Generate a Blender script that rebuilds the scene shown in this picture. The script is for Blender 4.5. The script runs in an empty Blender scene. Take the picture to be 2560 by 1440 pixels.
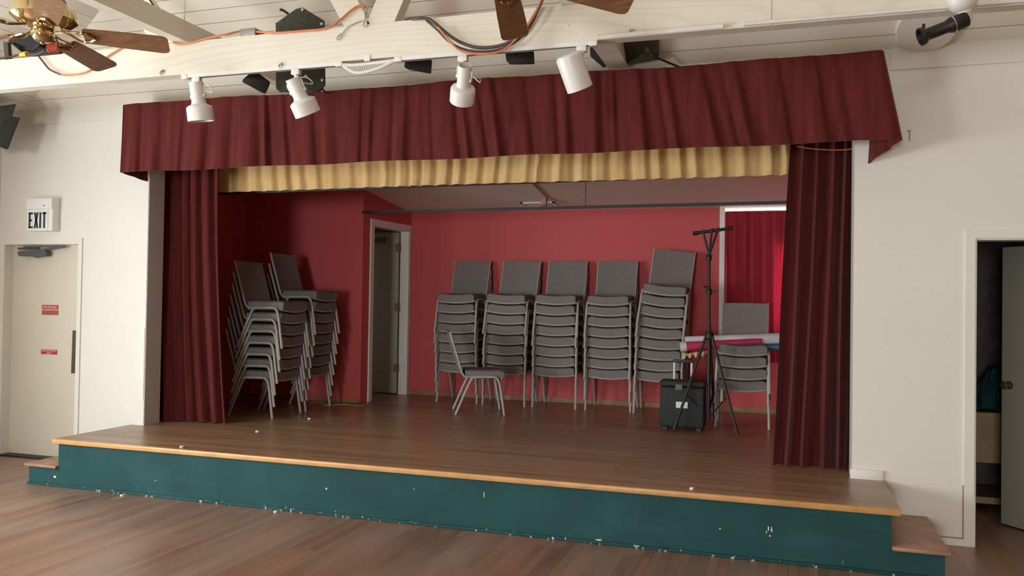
import bpy, bmesh, math, random
from mathutils import Vector, Matrix
random.seed(7)
PI = math.pi
SC = bpy.context.scene
COL = SC.collection

# ------------------------------------------------------------------ camera
FPX, YAW, PITCH, ROLL = 2078.87, -.3127, .0166, .0157
CAM = Vector((0, -6.1838, 1.5659))
_cy, _sy, _cp, _sp = math.cos(YAW), math.sin(YAW), math.cos(PITCH), math.sin(PITCH)
FWD = Vector((_sy*_cp, _cy*_cp, _sp))
_r = Vector((_cy, -_sy, 0)); _u = _r.cross(FWD)
RGT = math.cos(ROLL)*_r + math.sin(ROLL)*_u
UPV = -math.sin(ROLL)*_r + math.cos(ROLL)*_u
cam_data = bpy.data.cameras.new('camera')
cam_data.sensor_fit = 'HORIZONTAL'; cam_data.sensor_width = 36.0
cam_data.lens = FPX/2560*36.0
cam_data.clip_start = .05; cam_data.clip_end = 200
cam = bpy.data.objects.new('camera', cam_data); COL.objects.link(cam)
cam.matrix_world = Matrix(((RGT.x, UPV.x, -FWD.x, CAM.x), (RGT.y, UPV.y, -FWD.y, CAM.y),
                           (RGT.z, UPV.z, -FWD.z, CAM.z), (0, 0, 0, 1)))
SC.camera = cam

def at(px, py, x=None, y=None, z=None):
    """World point where the sight line of a photograph pixel meets the plane x=, y= or z=."""
    d = FWD + RGT*((px-1280)/FPX) + UPV*((720-py)/FPX)
    if x is not None: t = (x-CAM.x)/d.x
    elif y is not None: t = (y-CAM.y)/d.y
    else: t = (z-CAM.z)/d.z
    return CAM + d*t

# ------------------------------------------------------------------ world, light, exposure
SC.view_settings.view_transform = 'Standard'
SC.view_settings.look = 'None'
SC.view_settings.gamma = 1.0
SC.view_settings.use_curve_mapping = False
SC.view_settings.exposure = 0.0
world = bpy.data.worlds.new('world'); SC.world = world; world.use_nodes = True
wn = world.node_tree.nodes; wl = world.node_tree.links; wn.clear()
wo = wn.new('ShaderNodeOutputWorld'); wb = wn.new('ShaderNodeBackground')
wb.inputs['Color'].default_value = (.86, .94, 1.0, 1); wb.inputs['Strength'].default_value = 7.0
wl.new(wb.outputs[0], wo.inputs[0])

def window_light(name, loc, direction, sx, sy, power, color):
    L = bpy.data.lights.new(name, 'AREA'); L.shape = 'RECTANGLE'; L.size = sx; L.size_y = sy
    L.energy = power; L.color = color
    o = bpy.data.objects.new(name, L); COL.objects.link(o); o.location = loc
    o.rotation_euler = Vector(direction).to_track_quat('-Z', 'Y').to_euler()
    return o
# daylight through the hall's rear glass doors and its left windows
window_light('daylight_rear_doors', (-1.3, -17.93, 1.35), (0, 1, 0), 2.4, 2.3, 530, (1.0, 1.0, .965))
window_light('daylight_left_window', (-7.2, -3.3, 1.5), (1, 0, 0), 1.8, 1.5, 112, (.97, 1.0, .985))
window_light('daylight_far_left_window', (-7.2, -6.2, 1.5), (1, 0, 0), 1.8, 1.5, 175, (.97, 1.0, .985))

# ------------------------------------------------------------------ tagging
def setp(o, label=None, cat=None, group=None, kind=None):
    if label: o['label'] = label
    if cat: o['category'] = cat
    if group: o['group'] = group
    if kind: o['kind'] = kind
    return o
def thing(name, label, cat, loc=(0, 0, 0), rotz=0, group=None, kind=None):
    o = bpy.data.objects.new(name, None); COL.objects.link(o)
    o.empty_display_size = .1
    o.location = loc; o.rotation_euler = (0, 0, rotz)
    return setp(o, label, cat, group, kind)
def dup(root, loc, rot=(0, 0, 0), label=None, group=None):
    r = root.copy(); COL.objects.link(r); r.location = loc; r.rotation_euler = rot
    if label: r['label'] = label
    if group: r['group'] = group
    for ch in list(root.children):
        c = ch.copy(); COL.objects.link(c); c.parent = r
        for g in list(ch.children):
            d = g.copy(); COL.objects.link(d); d.parent = c
    return r

# ------------------------------------------------------------------ mesh builder
class MB:
    def __init__(s, off=(0, 0, 0)):
        s.v = []; s.f = []; s.off = Vector(off)
    def add(s, verts, faces):
        n = len(s.v); s.v += [Vector(p)-s.off for p in verts]; s.f += [tuple(i+n for i in f) for f in faces]
        return s
    def box(s, a, b):
        x0, y0, z0 = [min(p, q) for p, q in zip(a, b)]; x1, y1, z1 = [max(p, q) for p, q in zip(a, b)]
        return s.add([(x0,y0,z0),(x1,y0,z0),(x1,y1,z0),(x0,y1,z0),(x0,y0,z1),(x1,y0,z1),(x1,y1,z1),(x0,y1,z1)],
                     [(0,3,2,1),(4,5,6,7),(0,1,5,4),(1,2,6,5),(2,3,7,6),(3,0,4,7)])
    def hexa(s, p):
        return s.add(p, [(0,3,2,1),(4,5,6,7),(0,1,5,4),(1,2,6,5),(2,3,7,6),(3,0,4,7)])
    def bar(s, p, q, w, h, up=(0, 0, 1)):
        p, q = Vector(p), Vector(q); d = (q-p).normalized(); u = Vector(up)
        sd = d.cross(u).normalized(); u = sd.cross(d)
        a, b = sd*w/2, u*h/2
        return s.add([p-a-b, p+a-b, p+a+b, p-a+b, q-a-b, q+a-b, q+a+b, q-a+b],
                     [(0,1,2,3),(4,7,6,5),(0,4,5,1),(1,5,6,2),(2,6,7,3),(3,7,4,0)])
    def tube(s, pts, r, n=8, caps=True, closed=False):
        pts = [Vector(p) for p in pts]; m = len(pts); rings = []
        t0 = (pts[1]-pts[0]).normalized()
        nrm = t0.orthogonal().normalized()
        for i, p in enumerate(pts):
            if closed: t = (pts[(i+1) % m]-pts[i-1]).normalized()
            else: t = (pts[min(i+1, m-1)]-pts[max(i-1, 0)]).normalized()
            nrm = (nrm - t*nrm.dot(t)).normalized(); b = t.cross(nrm)
            rr = r[i] if isinstance(r, (list, tuple)) else r
            rings.append([p + (nrm*math.cos(2*PI*k/n) + b*math.sin(2*PI*k/n))*rr for k in range(n)])
        vs = [v for ring in rings for v in ring]; fs = []
        for i in range(m if closed else m-1):
            j = (i+1) % m
            for k in range(n):
                fs.append((i*n+k, i*n+(k+1) % n, j*n+(k+1) % n, j*n+k))
        if caps and not closed:
            fs.append(tuple(range(n-1, -1, -1))); fs.append(tuple((m-1)*n+k for k in range(n)))
        return s.add(vs, fs)
    def lathe(s, prof, origin=(0, 0, 0), axis=(0, 0, 1), n=24, cap0=True, cap1=True):
        o = Vector(origin); a = Vector(axis).normalized(); e1 = a.orthogonal().normalized(); e2 = a.cross(e1)
        vs = [o + a*z + (e1*math.cos(2*PI*k/n)+e2*math.sin(2*PI*k/n))*r for r, z in prof for k in range(n)]
        m = len(prof); fs = []
        for i in range(m-1):
            for k in range(n):
                fs.append((i*n+k, i*n+(k+1) % n, (i+1)*n+(k+1) % n, (i+1)*n+k))
        if cap0: fs.append(tuple(range(n-1, -1, -1)))
        if cap1: fs.append(tuple((m-1)*n+k for k in range(n)))
        return s.add(vs, fs)
    def prism(s, poly, d):
        """Polygon (3D points) pushed along vector d."""
        poly = [Vector(p) for p in poly]; d = Vector(d); n = len(poly)
        fs = [tuple(range(n-1, -1, -1)), tuple(range(n, 2*n))] + [(i, (i+1) % n, n+(i+1) % n, n+i) for i in range(n)]
        return s.add(poly+[p+d for p in poly], fs)
    def slab(s, front, back, nu, nv):
        """Closed sheet between two surfaces front(u,v) and back(u,v), u,v in 0..1."""
        F = [front(i/nu, j/nv) for j in range(nv+1) for i in range(nu+1)]
        B = [back(i/nu, j/nv) for j in range(nv+1) for i in range(nu+1)]
        w = nu+1; N = len(F); fs = []
        for j in range(nv):
            for i in range(nu):
                a = j*w+i
                fs.append((a, a+1, a+w+1, a+w)); fs.append((N+a, N+a+w, N+a+w+1, N+a+1))
        for i in range(nu):
            fs.append((i+1, i, N+i, N+i+1)); a = nv*w+i; fs.append((a, a+1, N+a+1, N+a))
        for j in range(nv):
            a = j*w; fs.append((a, a+w, N+a+w, N+a)); a = j*w+nu; fs.append((a+w, a, N+a, N+a+w))
        return s.add(F+B, fs)

def build(name, mb, mat, parent=None, smooth=False, bevel=0, ang=35, kind=None, label=None, segs=2):
    me = bpy.data.meshes.new(name)
    me.from_pydata([tuple(v) for v in mb.v], [], mb.f)
    bm = bmesh.new(); bm.from_mesh(me)
    bmesh.ops.recalc_face_normals(bm, faces=bm.faces)
    if bevel:
        es = [e for e in bm.edges if len(e.link_faces) == 2 and e.calc_face_angle(0) > math.radians(40)]
        bmesh.ops.bevel(bm, geom=es, offset=bevel, segments=segs, affect='EDGES', profile=.5, clamp_overlap=True)
    bm.to_mesh(me); bm.free()
    if smooth or bevel:
        for p in me.polygons: p.use_smooth = True
        me.set_sharp_from_angle(angle=math.radians(ang))
    me.materials.append(mat)
    o = bpy.data.objects.new(name, me); COL.objects.link(o)
    if parent: o.parent = parent
    if kind: o['kind'] = kind
    if label: o['label'] = label
    return o
def struct(name, mb, mat, **k):
    return build(name, mb, mat, kind='structure', **k)
def smoothpath(pts, n=6):
    """Catmull-Rom through the points."""
    P = [Vector(p) for p in pts]; P = [2*P[0]-P[1]] + P + [2*P[-1]-P[-2]]; out = []
    for i in range(1, len(P)-2):
        a, b, c, d = P[i-1], P[i], P[i+1], P[i+2]
        for k in range(n):
            t = k/n
            out.append(.5*((2*b)+(c-a)*t+(2*a-5*b+4*c-d)*t*t+(3*b-a-3*c+d)*t**3))
    out.append(P[-2]); return out
def textmesh(body, name, mat, parent, loc, height, width=None, rot=(PI/2, 0, 0), bold=0.0, depth=.0008):
    cu = bpy.data.curves.new(name, 'FONT'); cu.body = body; cu.size = 1.0; cu.align_x = 'CENTER'; cu.align_y = 'CENTER'
    cu.offset = bold; cu.extrude = .002
    tmp = bpy.data.objects.new('text_tmp', cu); COL.objects.link(tmp)
    dg = bpy.context.evaluated_depsgraph_get()
    me = bpy.data.meshes.new_from_object(tmp.evaluated_get(dg)); me.name = name
    bpy.data.objects.remove(tmp)
    xs = [v.co.x for v in me.vertices]; ys = [v.co.y for v in me.vertices]
    sx = (width/(max(xs)-min(xs))) if width else height/(max(ys)-min(ys)); sy = height/(max(ys)-min(ys))
    mx, my = (max(xs)+min(xs))/2, (max(ys)+min(ys))/2
    M = Matrix.Rotation(rot[0], 3, 'X')
    for v in me.vertices:
        v.co = M @ Vector(((v.co.x-mx)*sx, (v.co.y-my)*sy, v.co.z*depth/.002)) + Vector(loc)
    me.materials.clear(); me.materials.append(mat)
    o = bpy.data.objects.new(name, me); COL.objects.link(o); o.parent = parent
    return o

# ------------------------------------------------------------------ materials
class NT:
    def __init__(s, name):
        s.m = bpy.data.materials.new(name); s.m.use_nodes = True
        s.t = s.m.node_tree; s.n = s.t.nodes; s.l = s.t.links
        s.b = s.n['Principled BSDF']; s._co = None
    def co(s):
        if not s._co: s._co = s.n.new('ShaderNodeTexCoord')
        return s._co.outputs['Object']
    def link(s, a, b): s.l.new(a, b)
    def mapping(s, vec, scale=(1, 1, 1), rot=(0, 0, 0), loc=(0, 0, 0)):
        m = s.n.new('ShaderNodeMapping'); m.inputs['Scale'].default_value = scale; m.inputs['Rotation'].default_value = rot
        m.inputs['Location'].default_value = loc
        s.link(vec, m.inputs['Vector']); return m.outputs[0]
    def noise(s, vec, scale, detail=3, rough=.55):
        n = s.n.new('ShaderNodeTexNoise'); n.inputs['Scale'].default_value = scale; n.inputs['Detail'].default_value = detail
        n.inputs['Roughness'].default_value = rough
        s.link(vec, n.inputs['Vector']); return n.outputs['Fac']
    def ramp(s, fac, stops):
        r = s.n.new('ShaderNodeValToRGB'); e = r.color_ramp.elements
        while len(e) < len(stops): e.new(.5)
        for el, (p, c) in zip(e, stops): el.position = p; el.color = (c[0], c[1], c[2], 1) if not isinstance(c, (int, float)) else (c, c, c, 1)
        s.link(fac, r.inputs[0]); return r.outputs[0]
    def mix(s, fac, a, b, mode='MIX'):
        m = s.n.new('ShaderNodeMix'); m.data_type = 'RGBA'; m.blend_type = mode
        for sock, v in ((m.inputs[0], fac), (m.inputs[6], a), (m.inputs[7], b)):
            if hasattr(v, 'is_linked'): s.link(v, sock)
            elif isinstance(v, (int, float)): sock.default_value = v
            else: sock.default_value = (v[0], v[1], v[2], 1)
        return m.outputs[2]
    def math(s, op, a, b=None, c=None):
        m = s.n.new('ShaderNodeMath'); m.operation = op
        for i, v in enumerate((a, b, c)):
            if v is None: continue
            if hasattr(v, 'is_linked'): s.link(v, m.inputs[i])
            else: m.inputs[i].default_value = v
        return m.outputs[0]
    def sep(s, vec):
        x = s.n.new('ShaderNodeSeparateXYZ'); s.link(vec, x.inputs[0]); return x.outputs
    def bump(s, h, strength=.2, dist=.01):
        b = s.n.new('ShaderNodeBump'); b.inputs['Strength'].default_value = strength; b.inputs['Distance'].default_value = dist
        s.link(h, b.inputs['Height']); s.link(b.outputs[0], s.b.inputs['Normal'])
    def out(s, col=None, rough=.6, metal=0, spec=.5, sheen=0):
        if col is not None:
            if hasattr(col, 'is_linked'): s.link(col, s.b.inputs['Base Color'])
            else: s.b.inputs['Base Color'].default_value = (col[0], col[1], col[2], 1)
        if hasattr(rough, 'is_linked'): s.link(rough, s.b.inputs['Roughness'])
        else: s.b.inputs['Roughness'].default_value = rough
        s.b.inputs['Metallic'].default_value = metal
        s.b.inputs['Specular IOR Level'].default_value = spec
        if sheen: s.b.inputs['Sheen Weight'].default_value = sheen; s.b.inputs['Sheen Roughness'].default_value = .4
        return s.m
def plain(name, col, rough=.6, metal=0, var=.10, scale=12, spec=.5, bump=0):
    t = NT(name); f = t.noise(t.co(), scale, 4)
    lo = tuple(c*(1-var) for c in col); hi = tuple(min(1, c*(1+var)) for c in col)
    c = t.ramp(f, [(.3, lo), (.7, hi)])
    if bump: t.bump(f, bump, .005)
    return t.out(c, rough, metal, spec)
def paint(name, col, dirt=(.5, .42, .32), amt=.12):
    t = NT(name); co = t.co(); big = t.noise(co, .9, 4, .6); fine = t.noise(co, 30, 3)
    c = t.mix(t.ramp(big, [(.35, 0), (.75, amt)]), col, dirt)
    c = t.mix(.05, c, t.ramp(fine, [(.3, tuple(x*.8 for x in col)), (.7, col)]))
    t.bump(fine, .06, .004)
    return t.out(c, .65, spec=.3)
def planks(name, axis, step, col, gap=(.30, .24, .16)):
    t = NT(name); co = t.co(); x = t.sep(co)[axis]
    k = t.math('MULTIPLY', x, 1/step); fr = t.math('FRACT', k); idx = t.math('FLOOR', k)
    edge = t.math('LESS_THAN', fr, .045)
    wn_ = t.n.new('ShaderNodeTexWhiteNoise'); wn_.noise_dimensions = '1D'; t.link(idx, wn_.inputs['W'])
    tint = t.ramp(wn_.outputs['Value'], [(0, tuple(c*.93 for c in col)), (1, tuple(min(1, c*1.04) for c in col))])
    sc = (1.2, 9, 9) if axis == 1 else (9, 1.2, 9)
    g = t.noise(t.mapping(co, sc), 2.0, 4)
    c = t.mix(t.ramp(g, [(.45, 0), (.8, .25)]), tint, tuple(v*.82 for v in col))
    vary = t.noise(co, .7, 2)
    e2 = t.math('MULTIPLY', edge, t.ramp(vary, [(.35, .5), (.6, 1)]))
    c = t.mix(e2, c, gap)
    t.bump(t.math('SUBTRACT', 1, edge), .35, .006)
    return t.out(c, .62, spec=.3)
def painted_timber(name, col):
    t = NT(name); co = t.co()
    w = t.n.new('ShaderNodeTexWave'); w.wave_type = 'RINGS'; w.rings_direction = 'Y'
    w.inputs['Scale'].default_value = 1.6; w.inputs['Distortion'].default_value = 7; w.inputs['Detail'].default_value = 3
    w.inputs['Detail Scale'].default_value = 1.2
    t.link(t.mapping(co, (.55, 3, 6)), w.inputs['Vector'])
    c = t.mix(t.ramp(w.outputs['Fac'], [(.0, .16), (.35, 0)]), col, (.50, .44, .33))
    spots = t.noise(co, 26, 2); c = t.mix(t.ramp(spots, [(.74, 0), (.78, .5)]), c, (.22, .17, .11))
    g = t.noise(co, 2.0, 3); c = t.mix(t.ramp(g, [(.4, 0), (.8, .12)]), c, (.55, .48, .36))
    t.bump(w.outputs['Fac'], .08, .004)
    return t.out(c, .6, spec=.35)
def boards(name, rot, length, width, c1, c2, worn, rough, wornamt, gapc=(.05, .028, .015)):
    t = NT(name); co = t.co()
    v = t.mapping(co, (1, 1, 1), (0, 0, rot))
    b = t.n.new('ShaderNodeTexBrick'); b.offset = .37; b.offset_frequency = 2
    b.inputs['Scale'].default_value = 1; b.inputs['Brick Width'].default_value = length; b.inputs['Row Height'].default_value = width
    b.inputs['Mortar Size'].default_value = .0016; b.inputs['Mortar Smooth'].default_value = .3; b.inputs['Bias'].default_value = 0
    b.inputs['Color1'].default_value = (*c1, 1); b.inputs['Color2'].default_value = (*c2, 1); b.inputs['Mortar'].default_value = (*gapc, 1)
    t.link(v, b.inputs['Vector'])
    grain = t.noise(t.mapping(v, (1.6, 34, 1)), 2.0, 4)
    c = t.mix(t.ramp(grain, [(.25, .35), (.7, 0)]), b.outputs['Color'], tuple(x*.55 for x in c2))
    big = t.noise(t.mapping(v, (.45, 1.8, 1)), 1.3, 5, .62)
    c = t.mix(t.ramp(big, [(.36, 0), (.68, wornamt)]), c, worn)
    red = t.noise(t.mapping(v, (.35, 1.4, 1), loc=(7, 3, 0)), 1.7, 4, .6)
    c = t.mix(t.ramp(red, [(.48, 0), (.72, .45)]), c, (c1[0]*1.15, c1[1]*.78, c1[2]*.72))
    r = t.ramp(big, [(.3, rough*.8), (.75, min(1, rough*1.25))])
    return t.out(c, r, spec=.5)
def velvet(name, col, sheen=.35, rough=.85):
    t = NT(name); co = t.co()
    f = t.noise(t.mapping(co, (7, 7, .8)), 3, 4); g = t.noise(co, 160, 2)
    c = t.ramp(f, [(.3, tuple(x*.7 for x in col)), (.7, tuple(x*1.25 for x in col))])
    c = t.mix(.25, c, t.ramp(g, [(.3, tuple(x*.5 for x in col)), (.7, tuple(x*1.5 for x in col))]))
    t.bump(g, .2, .003)
    return t.out(c, rough, spec=.1, sheen=sheen)

M = {}
M['wall'] = paint('cream_wall_paint', (.80, .795, .735))
M['wall_edge'] = paint('grey_plaster_edge', (.58, .57, .56))
M['red'] = paint('red_wall_paint', (.60, .105, .105), (.40, .08, .075), .3)
M['ceil_back'] = planks('white_ceiling_planks', 1, .094, (.90, .87, .76))
M['ceil_left'] = planks('white_ceiling_planks_side', 0, .125, (.90, .87, .76))
M['ceil_stage'] = paint('grey_stage_ceiling', (.80, .70, .60), (.66, .56, .48), .25)
M['timber'] = painted_timber('white_painted_timber', (.80, .76, .65))
M['trim'] = plain('white_trim_paint', (.80, .79, .73), .5, var=.04)
M['door'] = paint('cream_door_paint', (.72, .68, .57), (.45, .38, .28), .22)
M['greydoor'] = paint('grey_green_door_paint', (.36, .36, .29), (.26, .26, .2), .3)
M['hall_floor'] = boards('worn_hazy_hall_floor_boards', PI/2, 1.6, .057, (.35, .185, .12), (.20, .105, .065), (.37, .285, .235), .33, .6)  # worn tint is greyed to carry hazy reflected light besides the wear
M['stage_floor'] = boards('stage_floor_boards', 0, 1.4, .06, (.45, .275, .16), (.25, .145, .08), (.37, .255, .17), .32, .35)
M['nosing'] = plain('orange_wood_nosing', (.62, .33, .12), .35, var=.15, scale=6)
M['tread'] = plain('step_tread_wood', (.36, .19, .12), .45, var=.2, scale=7)
M['basewood'] = plain('brown_wood_baseboard', (.30, .15, .065), .5, var=.2, scale=8)
# teal riser boards with grooves and chipped paint along the foot
t = NT('teal_riser_paint'); co = t.co(); xs = t.sep(co)
fr = t.math('FRACT', t.math('MULTIPLY', xs[0], 1/.14)); groove = t.math('LESS_THAN', fr, .03)
c = t.ramp(t.noise(co, 2.2, 5), [(.3, (.011, .056, .060)), (.72, (.017, .082, .084))])
c = t.mix(t.math('MULTIPLY', groove, .35), c, (.006, .05, .05))
hazy = t.noise(t.mapping(co, (1, 1, 3)), 1.2, 4)
c = t.mix(t.ramp(hazy, [(.55, 0), (.8, .3)]), c, (.05, .14, .17))
chip = t.noise(co, 34, 2, .5)
low = t.math('SUBTRACT', 1, t.math('MULTIPLY', xs[2], 2.6))
chipm = t.math('GREATER_THAN', t.math('ADD', chip, t.math('MULTIPLY', t.math('POWER', t.math('MAXIMUM', low, 0), 8), .16)), .785)
c = t.mix(chipm, c, (.62, .62, .58))
M['teal'] = t.out(c, .62, spec=.22)
M['velvet'] = velvet('dark_red_velvet', (.108, .0195, .0175), .15)
M['burlap'] = None
t = NT('tan_burlap'); co = t.co()
f = t.noise(t.mapping(co, (3, 3, 1)), 2.5, 4); w1 = t.noise(t.mapping(co, (260, 260, 25)), 1, 2); w2 = t.noise(t.mapping(co, (25, 25, 260)), 1, 2)
c = t.ramp(f, [(.3, (.60, .40, .17)), (.7, (.80, .57, .28))]); c = t.mix(.3, c, t.ramp(t.math('ADD', t.math('MULTIPLY', w1, .5), t.math('MULTIPLY', w2, .5)), [(.35, (.34, .2, .07)), (.65, (.8, .56, .27))]))
t.bump(w1, .3, .002); M['burlap'] = t.out(c, .95, spec=.05)
t = NT('thin_red_curtain'); co = t.co()
c = t.ramp(t.noise(t.mapping(co, (9, 9, .5)), 2.5, 4), [(.3, (.62, .07, .10)), (.7, (.82, .12, .17))])
tr = t.n.new('ShaderNodeBsdfTranslucent'); tr.inputs[0].default_value = (.60, .10, .17, 1); mx = t.n.new('ShaderNodeMixShader'); mx.inputs[0].default_value = .7
t.out(c, .9, spec=.1); t.link(t.b.outputs[0], mx.inputs[1]); t.link(tr.outputs[0], mx.inputs[2])
t.link(mx.outputs[0], t.n['Material Output'].inputs[0]); M['thin_red'] = t.m
t = NT('grey_chair_fabric'); co = t.co(); g = t.noise(co, 220, 2); f = t.noise(co, 9, 3)
c = t.ramp(g, [(.3, (.16, .15, .145)), (.7, (.28, .265, .26))]); c = t.mix(t.ramp(f, [(.4, 0), (.8, .35)]), c, (.17, .15, .155))
t.bump(g, .25, .002); M['fabric'] = t.out(c, .95, spec=.1)
M['chair_metal'] = plain('grey_chair_enamel', (.42, .41, .38), .42, var=.08, spec=.5)
M['black'] = plain('black_metal', (.012, .013, .012), .5, var=.2)
M['black_gloss'] = plain('glossy_black_plastic', (.012, .013, .016), .18, var=.2)
M['black_cloth'] = plain('black_case_shell', (.018, .021, .020), .7, var=.3, scale=40, bump=.2)
M['spk'] = plain('dark_green_grey_paint', (.060, .064, .048), .7, var=.3, scale=25, bump=.15)
M['spkgrille'] = plain('dark_speaker_grille', (.030, .036, .034), .8, var=.4, scale=90)
M['white_metal'] = plain('white_lamp_enamel', (.80, .79, .76), .35, var=.04)
M['inner'] = plain('dark_lamp_inside', (.10, .10, .10), .5)
M['brass'] = plain('polished_brass', (.66, .52, .28), .13, 1, var=.08)
M['steel'] = plain('bright_steel', (.62, .62, .60), .25, 1, var=.05)
M['greysteel'] = plain('galvanised_steel', (.40, .39, .36), .45, .8, var=.12)
M['hinge'] = plain('dull_brass_hinge', (.22, .17, .11), .4, .8)
t = NT('oak_blade'); co = t.co(); g = t.noise(t.mapping(co, (2.5, 30, 30)), 2.5, 5)
c = t.ramp(g, [(.3, (.17, .08, .034)), (.7, (.33, .175, .085))]); M['blade'] = t.out(c, .45, spec=.4)
M['orange'] = plain('orange_cord_rubber', (.62, .20, .07), .5)
M['brown_cable'] = plain('dark_brown_cable', (.085, .055, .045), .5)
M['tan'] = plain('tan_wood', (.42, .25, .13), .6, var=.15)
M['white'] = plain('matt_white', (.82, .82, .80), .55, var=.03)
M['sign_green'] = plain('dark_green_letters', (.012, .05, .045), .5)
M['sticker'] = plain('red_sticker', (.50, .035, .05), .4, var=.06)
M['sticker_faded'] = plain('faded_red_sticker', (.46, .10, .06), .4, var=.2, scale=60)
M['sticker_text'] = plain('pale_pink_lettering', (.82, .62, .62), .5, var=.05)
M['closer'] = plain('grey_door_closer', (.10, .10, .11), .5, var=.1)
M['plate'] = plain('dark_bronze_plate', (.085, .078, .062), .45, .3)
M['pink'] = plain('magenta_paper', (.52, .035, .12), .6, var=.08)
M['paper'] = plain('white_paper', (.66, .66, .70), .7, var=.06)
M['blue'] = plain('blue_sheet', (.02, .13, .26), .45, var=.35, scale=10)
M['gold'] = plain('gold_braid', (.45, .26, .06), .5, var=.3, scale=30)
M['cream_tassel'] = plain('cream_tassel', (.62, .50, .33), .8, var=.15)
M['teal_cloth'] = plain('teal_cloth', (.004, .045, .052), .9, var=.6, scale=6)
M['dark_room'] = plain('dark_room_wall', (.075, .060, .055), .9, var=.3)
M['shelf'] = plain('tan_board', (.30, .195, .095), .6, var=.15, scale=5)
M['cardred'] = plain('plug_red', (.45, .06, .03), .5)
M['yellow'] = plain('yellow_plug', (.75, .50, .02), .4)
M['scrap'] = plain('white_scrap', (.78, .78, .72), .8)
M['yellow_cord'] = plain('pale_yellow_cord', (.50, .40, .20), .6)

# ------------------------------------------------------------------ setting
H = .39                                   # stage height
XO0, XO1 = -5.5, .48                      # proscenium opening
WT = .15                                  # wall thickness
ZO = 2.80
# hall floor
struct('floor', MB().box((-7.4, -18.1, -.10), (4.1, WT, 0)), M['hall_floor'])
# proscenium wall in pieces of one mesh: left door at X -7.20..-6.27, right door at X 1.2225..2.01
w = MB()
w.box((-7.42, 0, 0), (-7.20, WT, 3.36)); w.box((-7.20, 0, 2.055), (-6.27, WT, 3.36)); w.box((-6.27, 0, 0), (XO0, WT, 3.36))
w.box((XO0, 0, ZO), (XO1, WT, 3.36)); w.box((XO1, 0, 0), (1.2225, WT, 3.36)); w.box((1.2225, 0, 2.035), (2.02, WT, 3.36)); w.box((2.02, 0, 0), (4.1, WT, 3.36))
struct('wall_front', w, M['wall'])
# plastered reveals of the opening
struct('trim_1', MB().box((XO0-.004, .004, H), (XO0+.006, WT+.05, ZO)), M['wall_edge'])
struct('trim_2', MB().box((XO1-.006, .004, H), (XO1+.004, WT+.05, ZO)), M['wall_edge'])
# picture-rail board along the wall top
struct('trim_3', MB().box((.70, -.014, 3.19), (4.0, .0, 3.345)).box((-7.27, -.010, 3.20), (-5.62, 0, 3.345)), M['wall'])
# left wall with a window, rear wall with glass doors, right wall
w = MB()
for y0, y1 in ((-18.1, -7.15), (-5.25, -4.25), (-2.35, 0)): w.box((-7.42, y0, 0), (-7.27, y1, 3.36))
for y0, y1 in ((-7.15, -5.25), (-4.25, -2.35)): w.box((-7.42, y0, 0), (-7.27, y1, .72)); w.box((-7.42, y0, 2.28), (-7.27, y1, 3.36))
struct('wall_left', w, M['wall'])
w = MB()
w.box((-7.42, -18.15, 0), (-2.35, -18, 6.65)); w.box((-.25, -18.15, 0), (4.15, -18, 6.65)); w.box((-2.35, -18.15, 2.65), (-.25, -18, 6.65))
struct('wall_rear', w, M['wall'])
struct('wall_right', MB().box((4.0, -18.15, 0), (4.15, .0, 6.65)), M['basewood'])
# hipped plank ceiling: steep rear plane, flatter left plane
CS, CL, ZW = .80, .80/2.2, 3.335
def czone(y): return ZW - CS*y
RY, RX = -4.0, -7+4.0*2.2
struct('ceiling', MB().prism([(-7, 0, ZW), (4.05, 0, ZW), (4.05, RY, czone(RY)), (RX, RY, czone(RY))], (0, 0, .06)), M['ceil_back'])
struct('ceiling.001', MB().prism([(-7, 0, ZW), (RX, RY, czone(RY)), (RX, -18.1, czone(RY)), (-7, -18.1, ZW)], (0, 0, .06))
       .box((RX, -18.1, czone(RY)), (4.05, RY, czone(RY)+.06)).box((-7.42, -18.1, ZW), (-7, 0, ZW+.06)), M['ceil_left'])

# stage house: red walls, grey ceiling
YB, YR = 3.36, 2.28
def sceil(y): return 2.67 + (3.31-y)*.145
struct('ceiling_stage', MB().prism([(-6.1, WT, sceil(WT)), (1.5, WT, sceil(WT)), (1.5, YB+.1, sceil(YB+.1)), (-6.1, YB+.1, sceil(YB+.1))], (0, 0, .05)), M['ceil_stage'])
w = MB()   # rear wall of the stage with a high light slot and a curtained window
w.box((-4.6, YB, H), (-.64, YB+.12, 3.0)); w.box((-.64, YB, H), (1.4, YB+.12, 1.30)); w.box((-.64, YB, 1.30), (-.03, YB+.12, 2.612))
w.box((.95, YB, 1.30), (1.4, YB+.12, 2.612)); w.box((-.03, YB, 2.235), (.95, YB+.12, 2.612)); w.box((-.64, YB, 2.668), (1.4, YB+.12, 3.0)); w.box((1.30, YB, 2.612), (1.4, YB+.12, 2.668))
struct('wall_stage_rear', w, M['red'])
struct('wall_stage_left', MB().box((-6.1, YR, H), (-4.525, YR+.11, 3.1)), M['red'])
struct('wall_stage_side', MB().box((-6.2, WT, 0), (-6.1, YR+.1, 3.12)), M['red'])
struct('wall_stage_right', MB().box((1.10, WT, H), (1.20, YB+.1, 3.12)), M['red'])
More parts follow.
